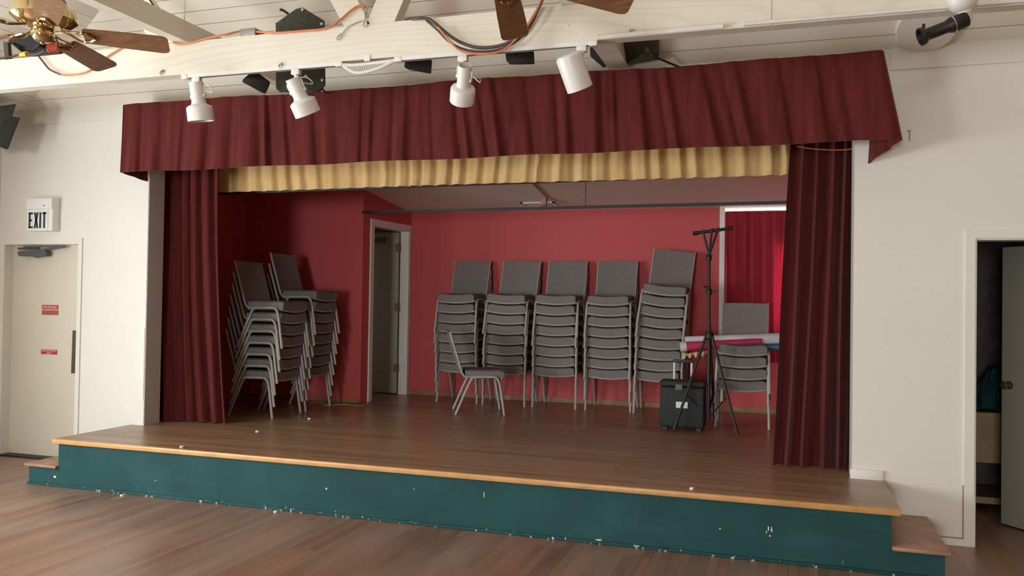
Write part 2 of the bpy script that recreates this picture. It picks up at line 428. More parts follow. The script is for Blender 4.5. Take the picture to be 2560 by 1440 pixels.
# the side wall with its doorway, slightly out of square
DA = -math.atan2(.095, YB-YR)
def dw(u, n, z):   # u along the wall from the near corner, n out into the stage
    c, s_ = math.cos(DA), math.sin(DA)
    return Vector((-4.525 - s_*u + c*n, YR + c*u + s_*n, z))
def dbox(mb, u0, u1, n0, n1, z0, z1):
    return mb.hexa([dw(u0,n0,z0), dw(u0,n1,z0), dw(u1,n1,z0), dw(u1,n0,z0), dw(u0,n0,z1), dw(u0,n1,z1), dw(u1,n1,z1), dw(u1,n0,z1)])
DU0, DU1, DZ = .20, 1.02, 2.43
w = MB(); dbox(w, 0, DU0, -.1, 0, H, 2.9); dbox(w, DU1, 1.09, -.1, 0, H, 2.75); dbox(w, DU0, DU1, -.1, 0, DZ, 2.9)
struct('wall_stage_doorway', w, M['red'])
w = MB(); dbox(w, DU0-.055, DU0+.012, -.105, .018, H, DZ+.07); dbox(w, DU1-.012, DU1+.05, -.105, .018, H, DZ+.07); dbox(w, DU0-.055, DU1+.05, -.105, .0185, DZ-.012, DZ+.07)
struct('trim_4', w, M['trim'])
struct('baseboard_stage', MB().box((-4.42, YB-.018, H), (1.10, YB, H+.055)).box((-6.1, YR-.016, H), (-4.53, YR, H+.045)), M['basewood'])
# side room behind the doorway
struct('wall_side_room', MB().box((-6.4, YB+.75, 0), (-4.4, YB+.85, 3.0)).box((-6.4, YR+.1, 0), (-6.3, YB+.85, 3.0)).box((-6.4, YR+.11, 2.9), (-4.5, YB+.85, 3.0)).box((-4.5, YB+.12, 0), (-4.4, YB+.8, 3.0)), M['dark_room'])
struct('floor_side_room', MB().box((-6.4, YB, H-.06), (-4.45, YB+.8, H)), M['stage_floor'])
# dark store room behind the right-hand doorway
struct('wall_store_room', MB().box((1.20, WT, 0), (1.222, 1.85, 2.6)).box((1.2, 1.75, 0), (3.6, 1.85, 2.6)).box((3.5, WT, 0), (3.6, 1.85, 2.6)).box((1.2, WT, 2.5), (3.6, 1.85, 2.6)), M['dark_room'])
struct('floor_store_room', MB().box((1.2, WT, -.1), (3.6, 1.85, 0)), M['hall_floor'])

# ------------------------------------------------------------------ doors
d1 = thing('door_1', 'closed cream fire exit door under the exit sign', 'door', (-6.735, .09, 0), kind='structure')
o_ = (-6.735, .09, 0)
build('door_leaf', MB(o_).box((-7.19, .09, .012), (-6.28, .135, 2.045)), M['door'], d1, bevel=.003)
cl = build('door_closer', MB(o_).prism([at(53, 632, y=.06), at(58, 628, y=.06), at(95, 626, y=.06), at(105, 623, y=.06), at(122, 627, y=.06), at(126, 632, y=.06), at(124, 641, y=.06), at(104, 642, y=.06), at(97, 645, y=.06), at(92, 642, y=.06), at(56, 641, y=.06)], (0, -.045, 0)).box((-7.1, .055, 2.0), (-6.85, .09, 2.02)), M['closer'], d1, label='dark grey hydraulic closer')
build('closer_arm', MB(o_).bar(at(97, 626, y=.02), at(160, 616, y=.02), .018, .02).bar(at(160, 615, y=.03), at(60, 617, y=.03), .018, .012), M['closer'], cl)
build('push_plate', MB(o_).prism([at(184, 826, y=.088), at(194, 826, y=.088), at(191, 933, y=.088), at(180, 933, y=.088)], (0, -.012, 0)), M['plate'], d1, label='long dark bronze edge plate')
for (x0, y0, x1, y1), mt_, txt in (((105, 762, 146, 773), 'sticker', ['EMPLOYEES ONLY']), ((105, 775, 146, 787), 'sticker_faded', []), ((103, 873, 143, 885), 'sticker', ['EMERGENCY EXIT', 'ONLY'])):
    a, b = at(x0, y0, y=.089), at(x1, y1, y=.089); b.z = at(x0, y1, y=.089).z
    s_ = build('sticker', MB(o_).box((a.x, .0875, a.z), (b.x, .0898, b.z)), M[mt_], d1, label={'sticker': 'red sticker with pale lettering'}.get(mt_, 'faded orange red sticker'))
    hh = a.z-b.z
    for i, tx in enumerate(txt):
        n_ = len(txt)
        textmesh(tx, 'lettering', M['sticker_text'], s_, Vector(((a.x+b.x)/2, .0872, a.z-hh*(i+.5)/n_))-Vector(o_), hh/n_*.62, (b.x-a.x)*(.88 if len(tx) > 5 else .34), bold=.012)
struct('trim_5', MB().box((-7.235, -.012, 0), (-7.19, -.0005, 2.046)).box((-6.285, -.012, 0), (-6.24, -.0005, 2.046)).box((-7.235, -.012, 2.046), (-6.24, -.0005, 2.10)).box((-7.1995, .0, 0), (-7.188, WT-.001, 2.044)).box((-6.282, 0, 0), (-6.2705, WT-.001, 2.044)).box((-7.1995, 0, 2.044), (-6.2705, WT-.001, 2.0545)), M['wall'])
struct('trim_6', MB().box((-7.2, -.02, 0), (-6.27, .16, .012)), M['black'])

d2 = thing('door_2', 'pale grey flush door standing open into the side room off the stage', 'door', (0, 0, 0), kind='structure')
yl = dw(DU1-.02, -.1, 0)
build('door_leaf', MB().box((yl.x-.80, yl.y-.035, H+.015), (yl.x-.012, yl.y+.005, DZ-.02)), M['greydoor'], d2, bevel=.003)
for z_ in (2.22, 1.475, .72):
    build('hinge', MB().box((yl.x-.045, yl.y-.042, z_-.05), (yl.x+.012, yl.y-.030, z_+.05)).lathe([(.008, z_-.055), (.008, z_+.055)], (yl.x-.01, yl.y-.044, 0), n=10), M['hinge'], d2)
build('door_closer', MB().box((yl.x-.40, yl.y-.09, 2.28), (yl.x-.19, yl.y-.036, 2.34)), M['closer'], d2)

HX, HY = 2.02, .10; FX, FY = 1.555, .71
dv = Vector((FX-HX, FY-HY, 0)); dl = dv.length; dn = dv.normalized(); nn = Vector((dn.y, -dn.x, 0))
d3 = thing('door_3', 'grey flush door ajar into the dark store room', 'door', (HX, HY, 0), kind='structure')
def dd(u, n, z): return Vector((HX, HY, 0)) + dn*u + nn*n + Vector((0, 0, z))
mb = MB((HX, HY, 0)); mb.hexa([dd(0,-.02,.012), dd(0,.02,.012), dd(dl,.02,.012), dd(dl,-.02,.012), dd(0,-.02,2.02), dd(0,.02,2.02), dd(dl,.02,2.02), dd(dl,-.02,2.02)])
build('door_leaf', mb, M['greydoor'], d3, bevel=.003)
for sgn in (-1, 1):
    kn = build('door_knob', MB((HX, HY, 0)).lathe([(.030, 0), (.030, .006), (.012, .008), (.011, .032), (.024, .040), (.029, .052), (.026, .066), (.012, .072)], dd(dl-.065, sgn*.02, 1.02), nn*sgn, n=20), M['hinge'], d3, smooth=True)
struct('trim_7', MB().box((1.165, -.014, 0), (1.2225, -.0005, 2.035)).box((2.02, -.014, 0), (2.075, -.0005, 2.035)).box((1.165, -.014, 2.035), (2.075, -.0005, 2.09)).box((1.223, 0, 0), (1.235, WT-.001, 2.024)).box((2.008, 0, 0), (2.0195, WT-.001, 2.024)).box((1.223, 0, 2.024), (2.0195, WT-.001, 2.0345)), M['wall'])
struct('baseboard_right', MB().box((.93, -.012, 0), (1.165, 0, .045)).box((2.075, -.012, 0), (4.0, 0, .045)), M['wall'])
struct('wall_crack_strips', MB().box((.95, -.0035, .046), (1.163, -.0005, .052)).box((1.158, -.0035, .052), (1.163, -.0005, .40)), M['basewood'])  # thin dark strips added for the crack lines beside the casing
# pieces of board fixed to the wall beside the stage
struct('trim_8', MB().box((.465, -.02, H), (.672, 0, H+.068)), M['trim'], bevel=.003)
struct('trim_9', MB().box((XO0-.035, -.004, .62), (XO0-.005, 0, 1.28)), M['trim'])

# ------------------------------------------------------------------ stage
st = thing('stage', 'low wooden stage with teal front and end steps', 'stage', (-2.5, -.86, 0))
so = (-2.5, -.86, 0)
build('deck', MB(so).box((-5.64, -.84, H-.04), (.68, 0, H)).box((XO0, 0, H-.04), (XO1, WT, H)).box((-6.1, WT, H-.04), (1.18, YB, H)), M['stage_floor'], st)
build('nosing', MB(so).box((-5.64, -.865, H-.038), (.68, -.838, H+.001)), M['nosing'], st, bevel=.008, label='orange wood edge strip')
build('riser', MB(so).box((-5.60, -.832, 0), (.632, -.81, H-.038)).box((-5.60, -.81, 0), (-5.58, 0, H-.038)).box((.612, -.81, 0), (.632, 0, H-.038)), M['teal'], st, label='teal painted front panel')
build('shoe_moulding', MB(so).box((-5.915, -.846, 0), (.93, -.832, .022)), M['teal'], st, bevel=.004)
for k, (qx, qy, w_, h_) in enumerate(((1210, 1236, .006, .045), (1921, 1322, .010, .034), (1929, 1324, .008, .040), (1916, 1330, .007, .022), (1925, 1340, .010, .014), (816, 1222, .012, .018), (137, 1192, .03, .02), (1640, 1370, .07, .010), (1670, 1373, .05, .012), (1497, 1350, .05, .010), (1800, 1322, .012, .008), (2045, 1412, .05, .008))):
    q = at(qx, qy, y=-.833); r_ = random.Random(k)
    build('paint_chip', MB(so).prism([(q.x+math.cos(a*PI/4)*w_*r_.uniform(.3, .6), -.8325, q.z+math.sin(a*PI/4)*h_*r_.uniform(.3, .6)) for a in range(8)], (0, -.0012, 0)), M['scrap'], st)
for x0, x1, t0, t1 in ((-5.905, -5.60, -5.935, -5.602), (.632, .915, .634, .945)):
    s1 = build('step', MB(so).box((x0, -.832, 0), (x1, -.02, .148)), M['teal'], st, label='teal end step')
    build('tread', MB(so).box((t0, -.86, .148), (t1, -.0, .172)), M['tread'], s1, bevel=.006)

# ------------------------------------------------------------------ roof timbers
BY0, BY1, BZ0, BZ1 = -1.42, -1.33, 3.11, 3.335
tr_ = thing('roof_truss', 'white painted timber roof truss carrying the stage track lights', 'truss', (-2.5, -1.38, BZ0))
to = (-2.5, -1.38, BZ0)
build('bottom_chord', MB(to).box((-7.27, BY0, BZ0), (-.064, BY1, BZ1)), M['timber'], tr_)
build('bottom_chord', MB(to).box((-.060, BY0, BZ0), (4.0, BY1, BZ1)), M['timber'], tr_)
def web(pl, pr, ql, qr, y0=BY0+.002, y1=BY1-.002):
    a, b, c, d = [at(p[0], p[1], y=BY0) for p in (pl, pr, qr, ql)]
    # carry the slanting board up to the ceiling
    def up(lo, hi):
        k = (4.42-lo.z)/(hi.z-lo.z); return lo+(hi-lo)*k
    A, B = up(d, a), up(c, b)
    d = d+(d-A).normalized()*.03; c = c+(c-B).normalized()*.03
    poly = [Vector((p.x, y0, p.z)) for p in (A, B, c, d)]
    return MB(to).prism(poly, (0, y1-y0, 0))
build('web_board', web((825, 0), (893, 0), (863, 72), (925, 62)), M['timber'], tr_)
build('web_board', web((940, 0), (1008, 0), (915, 60), (985, 55)), M['timber'], tr_)
build('web_board', web((325, 0), (372, 0), (373, 106), (440, 96)), M['timber'], tr_)
jb = [None,
      ('ceiling_joist', -1.256, -1.098, 'pinkish white ceiling joist beside the straight cylinder spotlight')]
jb[0] = ('ceiling_joist', -4.04, -3.945, 'long white ceiling joist crossing behind the tip of the brass fan')
for nm, x0, x1, lb in jb:
    mb = MB((x0, -1.4, 3.337)).prism([(x0, -.01, 3.337), (x0, -.19, 3.48), (x0, -3.4, 3.48), (x0, -3.4, 3.337)], (x1-x0, 0, 0))
    j = build(nm, mb, M['timber']); j.location = (x0, -1.4, 3.337); setp(j, lb, 'joist', 'joists lying across the truss')

# ------------------------------------------------------------------ curtains
rnd = random.Random(3)
def folds(n, seed, jit=.35):
    r = random.Random(seed); ph = [0]
    for i in range(n): ph.append(ph[-1]+1+r.uniform(-jit, jit))
    T = ph[-1]; amps = [r.uniform(.55, 1.15) for _ in range(n+1)]
    def f(u):
        s = u*T; i = 0
        while i < n-1 and ph[i+1] < s: i += 1
        k = (s-ph[i])/(ph[i+1]-ph[i]); a = amps[i]*(1-k)+amps[i+1]*k
        x = math.cos(2*PI*k)
        return a*(.75*x+.25*math.cos(4*PI*k+.6*i))
    return f
def drape(name, xt, xb, yt, yb, zt, zb, nf, amp, mat, seed, parent=None, nz=14, hem=0, thick=.008, lean=None):
    f = folds(nf, seed); r = random.Random(seed+1); ph = [r.uniform(0, 6) for _ in range(5)]
    nu = nf*12
    def S(u, v):
        k = v    # 0 top .. 1 bottom
        x = (xt[0]*(1-k)+xb[0]*k)*(1-u)+(xt[1]*(1-k)+xb[1]*k)*u
        if lean: x += lean(u, v)
        y = yt*(1-k)+(yb[0]*(1-u)+yb[1]*u)*k
        a = amp*(.55+.45*k)
        zz = zt*(1-k)+zb*k + hem*math.sin(9*u+ph[0])*k*.5
        x += .012*math.sin(5*k+ph[1]+11*u)*k
        return Vector((x, y - a*f(u) + .01*math.sin(4*k+ph[2]+7*u), zz))
    def B(u, v): p = S(u, v); p.y += thick; return p
    return build(name, MB(parent.location if parent else (0, 0, 0)).slab(S, B, nu, nz), mat, parent, smooth=True, ang=80)

# valance: front panel and two returns to the wall
va = thing('stage_valance', 'pleated dark red velvet valance along the top of the stage opening', 'valance', (-2.45, -.3, 2.65))
vo = va.location
def pleats(n, seed):
    r = random.Random(seed); e = [0.0]
    for i in range(n): e.append(e[-1]+r.uniform(.45, 1.6))
    e = [k/e[-1] for k in e]; am = [r.uniform(.35, 1.2) for _ in range(n)]; w_ = [r.uniform(.10, .3) for _ in range(n)]; q = [r.uniform(0, 6) for _ in range(n)]
    def f(u):
        i = 0
        while i < n-1 and e[i+1] < u: i += 1
        k = min(1, max(0, (u-e[i])/(e[i+1]-e[i])))
        a, b = am[i], w_[i]
        d = math.sin(PI/2*k/(1-b))**1.4 if k < 1-b else math.cos(PI/2*(k-1+b)/b)
        return a*d + .12*math.sin(9*k+q[i])*math.sin(PI*k)
    return f
fv = pleats(34, 5)
def vfront(u, v):
    zt_ = 3.247 + .006*math.sin(14*u)+.004*math.sin(37*u+1); zb_ = 2.652+.010*u + .005*math.sin(11*u*PI)
    x = (-5.535*(1-v)-5.556*v)*(1-u) + (.615*(1-v)+.730*v)*u
    sharp = fv(u)
    a = .012+.034*v**.7
    slant = .050*v*math.sin(23*u+1.5)
    y = -.29 - a*sharp
    return Vector((x+slant*min(1, 6*u)*min(1, 6*(1-u)), y, zt_*(1-v)+zb_*v - .008*v*sharp))
build('front_panel', MB(vo).slab(vfront, lambda u, v: vfront(u, v)+Vector((0, .010, 0)), 640, 12), M['velvet'], va, smooth=True, ang=80)
def vret(xt0, xb0, xt1, xb1, zend, seed):
    f2 = folds(2, seed)
    def S(u, v):   # u: 0 front .. 1 wall
        x = (xt0*(1-v)+xb0*v)*(1-u)+(xt1*(1-v)+xb1*v)*u + .012*f2(u)*v
        zb_ = 2.655*(1-u)+zend*u
        return Vector((x, -.295*(1-u)-.006*u, 3.247*(1-v)+zb_*v))
    return S
for a_ in ((-5.535, -5.556, -5.54, -5.525, 2.612, 4), (.615, .725, .60, .555, 2.556, 8)):
    S = vret(*a_); build('return_panel', MB(vo).slab(S, lambda u, v: S(u, v)+Vector((.010, 0, 0)), 16, 10), M['velvet'], va, smooth=True, ang=80)
build('curtain_board', MB(vo).box((-5.53, -.284, 3.20), (.60, -.002, 3.225)), M['tan'], va)

lc = drape('stage_curtain', (-5.78, -4.975), (-5.74, -4.872), .30, (.30, .40), 2.90, H+.006, 7, .075, M['velvet'], 21, lean=lambda u, v: .05*u*(1-abs(2*v-1)**2)*-1)
setp(lc, 'dark red velvet curtain hanging beside the two chair stacks near the exit door', 'curtain', 'velvet leg curtains')
rc = drape('stage_curtain', (.062, .80), (-.052, .80), .30, (.27, .36), 2.90, H+.006, 7, .075, M['velvet'], 33)
setp(rc, 'dark red velvet curtain hanging in front of the stage window', 'curtain', 'velvet leg curtains')
bu = drape('burlap_valance', (-5.5, .5), (-5.5, .5), .52, (.52, .52), 3.075, 2.575, 38, .030, M['burlap'], 41, hem=.008, nz=8)
setp(bu, 'short gathered tan burlap valance hanging behind the red velvet one', 'valance')
pk = drape('window_curtain', (-.585, 1.1), (-.56, 1.1), YB-.06, (YB-.06, YB-.06), 2.60, .95, 14, .018, M['thin_red'], 51, thick=.002)
setp(pk, 'thin red curtain glowing pink over the stage window', 'curtain')
# window frame strip and glass
struct('trim_10', MB().box((-.655, YB-.022, .5), (-.60, YB, 2.668)).box((-.655, YB-.021, 2.60), (1.3, YB, 2.614)), M['white'])
g_ = NT('window_glass'); g_.b.inputs['Transmission Weight'].default_value = 1; g_.b.inputs['IOR'].default_value = 1.01; M['glass'] = g_.out((1, 1, 1), 0.0)
w1 = struct('window_1', MB().box((-.03, YB+.05, 1.30), (.0, YB+.1, 2.235)).box((.92, YB+.05, 1.30), (.95, YB+.1, 2.235)).box((-.03, YB+.05, 1.30), (.95, YB+.1, 1.33)).box((-.03, YB+.05, 2.205), (.95, YB+.1, 2.235)), M['white'])
build('pane', MB().box((0, YB+.07, 1.33), (.92, YB+.074, 2.205)), M['glass'], w1, kind='structure')
w2 = struct('window_2', MB().box((-.64, YB+.06, 2.612), (1.30, YB+.1, 2.618)).box((-.64, YB+.06, 2.662), (1.3, YB+.1, 2.668)), M['white'])
build('pane', MB().box((-.64, YB+.078, 2.618), (1.3, YB+.082, 2.662)), M['glass'], w2, kind='structure')

# curtain tracks
def rod(p, q, r, lab, hangers):
    o = Vector(p); t_ = thing('curtain_track', lab, 'curtain track', o)
    build('rail', MB(o).bar(p, q, .022, .03), M['black'], t_)
    for k in hangers:
        c_ = Vector(p)*(1-k)+Vector(q)*k
        build('hanger_wire', MB(o).tube([c_, (c_.x, c_.y, sceil(c_.y))], .004, 6), M['black'], t_)
rod((-5.45, .70, 2.588), (.3, .70, 2.622), .012, 'black curtain track just behind the burlap hem', (.1, .5, .9))
rod((-4.50, 2.20, 2.548), (1.28, 2.20, 2.565), .012, 'long black curtain track crossing in front of the red rear wall', (.445, .93))

# ceiling fittings above the stage
va_ = thing('air_vent', 'white louvred vent in the stage ceiling', 'vent', (-2.67, 3.1, sceil(3.1)))
vb = MB(va_.location)
def cbox(mb, x0, x1, y0, y1, d):
    return mb.hexa([(x0,y0,sceil(y0)-d),(x1,y0,sceil(y0)-d),(x1,y1,sceil(y1)-d),(x0,y1,sceil(y1)-d),(x0,y0,sceil(y0)),(x1,y0,sceil(y0)),(x1,y1,sceil(y1)),(x0,y1,sceil(y1))])
cbox(vb, -2.88, -2.47, 2.98, 3.02, .014); cbox(vb, -2.88, -2.47, 3.19, 3.23, .014); cbox(vb, -2.88, -2.85, 2.98, 3.23, .014); cbox(vb, -2.50, -2.47, 2.98, 3.23, .014)
build('vent_frame', vb, M['white'], va_)
vb = MB(va_.location)
for k in range(4): cbox(vb, -2.85, -2.50, 3.035+k*.04, 3.06+k*.04, .008)
build('louvre', vb, M['greysteel'], va_)
cb = MB((-2.53, 2.0, 2.8)); cbox(cb, -2.56, -2.50, .8, 2.74, .025)
o = build('ceiling_batten', cb, M['ceil_stage']); o.location = (-2.53, 2.0, 2.8); setp(o, 'narrow batten along the grey stage ceiling ending above the vent', 'batten')
cb = MB((-2.53, 2.77, 2.7)); cbox(cb, -2.565, -2.505, 2.742, 2.80, .10)
o = build('wood_block', cb, M['tan']); o.location = (-2.53, 2.77, 2.7); setp(o, 'tan wood block hanging from the stage ceiling in front of the vent', 'block')

# ------------------------------------------------------------------ stacking chairs
CW = .238
def leg_path(front, sx):
    P = [(.508, 0), (.462, .28), (.446, .345), (.425, .378), (.395, .391), (.292, .391)] if front else [(0, 0), (.10, .24), (.145, .335), (.163, .369), (.19, .388), (.292, .391)]
    out = []
    for f, z in P:
        x = sx*(CW + .010*(1-min(1, z/.39)))
        out.append((x, .25-f, z))
    return [out[0]] + smoothpath(out[1:], 3)
def make_chair(label, loc, rot, group):
    r = thing('stacking_chair', label, 'chair', loc, group=group); r.rotation_euler = rot
    # seat pad: crowned top, waterfall front, sagging underside
    hw = .222
    def prof(u, v, top):
        x = (u*2-1)*hw; f = .095+v*.400; sag = .024*(1-(u*2-1)**2)
        ed = abs(u*2-1)**10
        if top:
            z = .474-sag-.026*ed
            if v > .93: f += .005; z -= .010*((v-.93)/.07)**2
        else:
            z = .380-sag
        return Vector((x, .25-f, z))
    build('seat', MB().slab(lambda u, v: prof(u, v, 1), lambda u, v: prof(u, v, 0), 20, 14), M['fabric'], r, smooth=True, ang=50)
    # curved back shell
    bp = [(.115, .385), (.082, .42), (.052, .50), (.022, .60), (-.010, .70), (-.040, .80), (-.055, .857)]
    bs = smoothpath([(f, 0, z) for f, z in bp], 2); nb = len(bs)-1
    def back(u, v, d):
        p = bs[round(v*nb)]; q = bs[max(0, round(v*nb)-1)] if round(v*nb) else bs[0]
        x = (u*2-1)*(.218+.004*v); con = .020*(1-(u*2-1)**2)*min(1, v*2.5)
        y = .25-p.x + con + d; z = p.z
        if v == 1: z -= .007*abs(u*2-1)**4
        return Vector((x, y, z))
    build('backrest', MB().slab(lambda u, v: back(u, v, 0), lambda u, v: back(u, v, .030-.008*v), 10, nb), M['fabric'], r, smooth=True, ang=50)
    for sx in (-1, 1):
        pts = [(sx*.226, .25-.20, .392), (sx*.226, .25-.13, .388)] + [(sx*(.221+.004*i/nb), .25-p.x+.011, p.z) for i, p in enumerate(bs) if i > 0]
        build('back_frame', MB().tube(pts, .010, 6), M['chair_metal'], r, smooth=True)
    for f, zc in ((.492, .376), (.13, .376)):
        pts = [(sx_*CW, .25-f+.020*abs(sx_)**8, zc - (.024*(1-sx_*sx_) if f > .3 else 0)) for sx_ in [i/8-1 for i in range(17)]]
        build('seat_frame', MB().tube(pts, .0085, 6), M['chair_metal'], r, smooth=True)
    for sx in (-1, 1):
        for fr in (True, False):
            build('leg', MB().tube(leg_path(fr, sx), .013, 8), M['chair_metal'], r, smooth=True)
    return r
ORD = ['', 'second', 'third', 'fourth', 'fifth', 'sixth', 'seventh', 'eighth', 'ninth']
def lvl(i, n):
    return 'bottom chair' if i == 0 else ('topmost chair' if i == n-1 else ORD[i]+' chair up')
proto = make_chair('single grey stacking chair standing alone sideways on the open stage', (-3.052, 2.142, H), (0, 0, math.radians(114.5)), None)
PITCH_Z, SHIFT = .1145, .013
STACKS = [(-3.55, 2.775, 0, 8, 0, .000, 'the stack nearest the stage doorway along the red rear wall', 'first rear stack', -1.0),
          (-2.967, 2.74, 0, 8, .22, .004, 'the second stack from the doorway along the red rear wall', 'second rear stack', .8),
          (-2.379, 2.755, 0, 8, .05, .002, 'the middle one of five stacks along the red rear wall', 'middle rear stack', .4),
          (-1.785, 2.765, 0, 8, 0, .001, 'the fourth stack from the doorway along the red rear wall', 'fourth rear stack', -.3),
          (-1.24, 2.735, 0, 9, .68, .004, 'the tall leaning stack behind the black wheeled case', 'leaning rear stack', .8),
          (-.345, 2.09, 0, 4, .05, 0, 'the short stack by the window behind the tripod stand', 'window stack', 0)]
rj = random.Random(12)
for X, YF, rz, n, tilt, sh, wh, grp, base_t in STACKS:
    yc = YF+.258
    for i in range(n):
        lab = 'grey %s in %s' % (lvl(i, n), wh)
        t_ = math.radians(tilt*i)
        c = dup(proto, (X+sh*i+rj.uniform(-.004, .004), yc-SHIFT*i, H+PITCH_Z*i + abs(math.sin(t_))*.24*.25), (0, t_, math.radians(rz+rj.uniform(-1.0, 1.0))), lab, 'stacked chairs on the stage')
for X, YC, n, wh in ((-4.958, 1.085, 7, 'the sideways stack nearest the velvet curtain'), (-4.955, 1.665, 8, 'the sideways stack against the short red wall beside the doorway')):
    for i in range(n):
        lab = 'grey %s in %s' % (lvl(i, n), wh)
        dup(proto, (X+.014*i, YC+rj.uniform(-.004, .004), H+PITCH_Z*i), (0, 0, PI/2+math.radians(rj.uniform(-1, 1))), lab, 'stacked chairs on the stage')

# ------------------------------------------------------------------ things on the stage
# wheeled case with pulled-out handle
cs = thing('wheeled_case', 'black wheeled equipment case with its bright pull handle raised', 'case', (-.87, 1.86, H)); co_ = cs.location
cx0, cx1, cyf, cyb = -1.08, -.668, 1.745, 1.985
build('body', MB(co_).box((cx0, cyf, H+.02), (cx1, cyb, H+.40)), M['black_cloth'], cs, bevel=.02, segs=3)
build('lid', MB(co_).box((cx0-.003, cyf-.003, H+.405), (cx1+.003, cyb+.003, H+.455)), M['black_cloth'], cs, bevel=.014, segs=3)
hd = build('pull_handle', MB(co_).box((-.985, 1.955, H+.615), (-.795, 1.985, H+.645)), M['black'], cs, bevel=.006)
build('handle_tube', MB(co_).tube([(-.972, 1.97, H+.44), (-.972, 1.97, H+.615)], .011, 10), M['white_metal'], hd, smooth=True, label='bright metal handle tube')  # both tubes coloured white in place of reflections on chrome
build('handle_tube', MB(co_).tube([(-.808, 1.97, H+.44), (-.808, 1.97, H+.615)], .011, 10), M['white_metal'], hd, smooth=True, label='bright metal handle tube')
a, b = at(1690, 1004, y=cyf-.002), at(1719, 1021, y=cyf-.002)
build('paper_label', MB(co_).box((a.x, cyf-.003, b.z), (b.x, cyf+.001, a.z)), M['white'], cs, label='white paper label')
build('latch', MB(co_).box((-.935, cyf-.010, H+.375), (-.87, cyf+.002, H+.425)), M['plate'], cs)
for x_ in (cx0+.05, cx1-.05):
    build('wheel', MB(co_).lathe([(.022, -.012), (.024, -.008), (.024, .008), (.022, .012)], (x_, cyb-.03, H+.024), (1, 0, 0), n=16), M['black'], cs, smooth=True)
    build('foot', MB(co_).box((x_-.02, cyf+.015, H), (x_+.02, cyf+.05, H+.022)), M['black'], cs)

# tripod stand
tp = thing('tripod_stand', 'tall black tripod stand with a tilted crossbar', 'stand', (-.632, 1.80, H)); po = tp.location
px_, py_ = -.632, 1.80
build('pole', MB(po).tube([(px_, py_, H+.10), (px_-.004, py_, 1.40)], .018, 12).tube([(px_-.004, py_, 1.40), (px_-.012, py_, 2.03)], .0135, 12), M['black'], tp, smooth=True)
hub = Vector((px_, py_, 1.27))
build('hub', MB(po).lathe([(.030, 1.235), (.040, 1.25), (.040, 1.30), (.026, 1.32)], (px_, py_, 0), n=16), M['black'], tp, smooth=True)
build('collar', MB(po).lathe([(.026, 1.66), (.028, 1.67), (.028, 1.71), (.022, 1.72)], (px_-.008, py_, 0), n=14).lathe([(.024, 1.98), (.026, 1.99), (.026, 2.03), (.02, 2.04)], (px_-.012, py_, 0), n=14), M['black'], tp, smooth=True)
for (sx, z_) in ((-1, 1.735), (1, 1.695)):
    build('knob', MB(po).tube([(px_-.01, py_-.01, z_), (px_-.01+sx*.045, py_-.02, z_)], .006, 8).tube([(px_-.01+sx*.045, py_-.02, z_-.012), (px_-.01+sx*.045, py_-.02, z_+.012)], .010, 8), M['black'], tp, smooth=True)
feet = [at(1685, 1078, z=H), at(1844, 1090, z=H), Vector((-.60, 2.19, H))]
for f_ in feet:
    d_ = Vector((f_.x-px_, f_.y-py_, 0)).normalized(); top = hub + d_*.035
    low = Vector((f_.x, f_.y, H+.012))
    lg = build('leg', MB(po).tube([top, low], .0125, 10), M['black'], tp, smooth=True)
    build('rubber_foot', MB(po).tube([low+(top-low).normalized()*.05, Vector((f_.x, f_.y, H+.014))], .016, 10), M['black'], lg, smooth=True)
    mid = top.lerp(low, .62)
    build('brace', MB(po).bar(Vector((px_, py_, H+.14))+d_*.02, mid, .016, .005), M['black'], tp)
ba, bb_ = at(1733, 584, y=1.80), at(1832, 570, y=1.80)
build('crossbar', MB(po).tube([ba, bb_], .0155, 10).tube([ba-(bb_-ba).normalized()*.002, ba+(bb_-ba).normalized()*.05], .02, 10).tube([bb_-(bb_-ba).normalized()*.05, bb_+(bb_-ba).normalized()*.002], .02, 10), M['black'], tp, smooth=True)
vt = Vector((px_-.012, py_, 2.03))
for k in (.25, .47, .62):
    build('strut', MB(po).tube([vt, ba.lerp(bb_, k)], .011, 8).lathe([(.016, -.012), (.016, .022)], ba.lerp(bb_, k), (0, 0, 1), n=10), M['black'], tp, smooth=True)

# rolls of paper and cloth lying on the window stack
SEATZ = H+.448+3*PITCH_Z
def roll(name, lab, cat, p, q, r0, r1, mat, ends=None, endmat=None):
    p, q = Vector(p), Vector(q); o = p.copy()
    t_ = thing(name, lab, cat, o, group='rolls lying on the short chair stack')
    m_ = MB(o); n = 14
    pts = [p.lerp(q, i/n) for i in range(n+1)]; rr = [r0+(r1-r0)*i/n for i in range(n+1)]
    m_.tube(pts, rr, 18); build('sheet', m_, M[mat], t_, smooth=True)
    if ends:
        d_ = (q-p).normalized()
        build('end_band', MB(o).tube([p-d_*.012, p+d_*ends], r0+.002, 18), M[endmat], t_, smooth=True)
    return t_
roll('paper_roll', 'magenta paper roll with a white end lying on the short chair stack', 'paper roll', at(1704, 867, y=2.10), at(1905, 853, y=2.26), .047, .030, 'pink', .045, 'paper')
roll('paper_roll', 'long white paper roll lying behind the magenta roll', 'paper roll', at(1712, 849, y=2.20), at(1950, 848, y=2.33), .032, .062, 'paper')
roll('cloth_roll', 'small blue roll at the curtain end of the paper rolls', 'cloth roll', at(1858, 864, y=2.135), at(1950, 868, y=2.16), .012, .034, 'blue')
gr = thing('gold_garland', 'gold garland with cream tufts under the magenta roll', 'garland', at(1708, 884, y=2.09), group='rolls lying on the short chair stack')
go = gr.location
gp = [at(x_, y_, y=2.085) for x_, y_ in ((1708, 884), (1725, 888), (1740, 883), (1755, 886), (1768, 880))]
build('braid', MB(go).tube(smoothpath(gp, 4), .016, 10), M['gold'], gr, smooth=True)
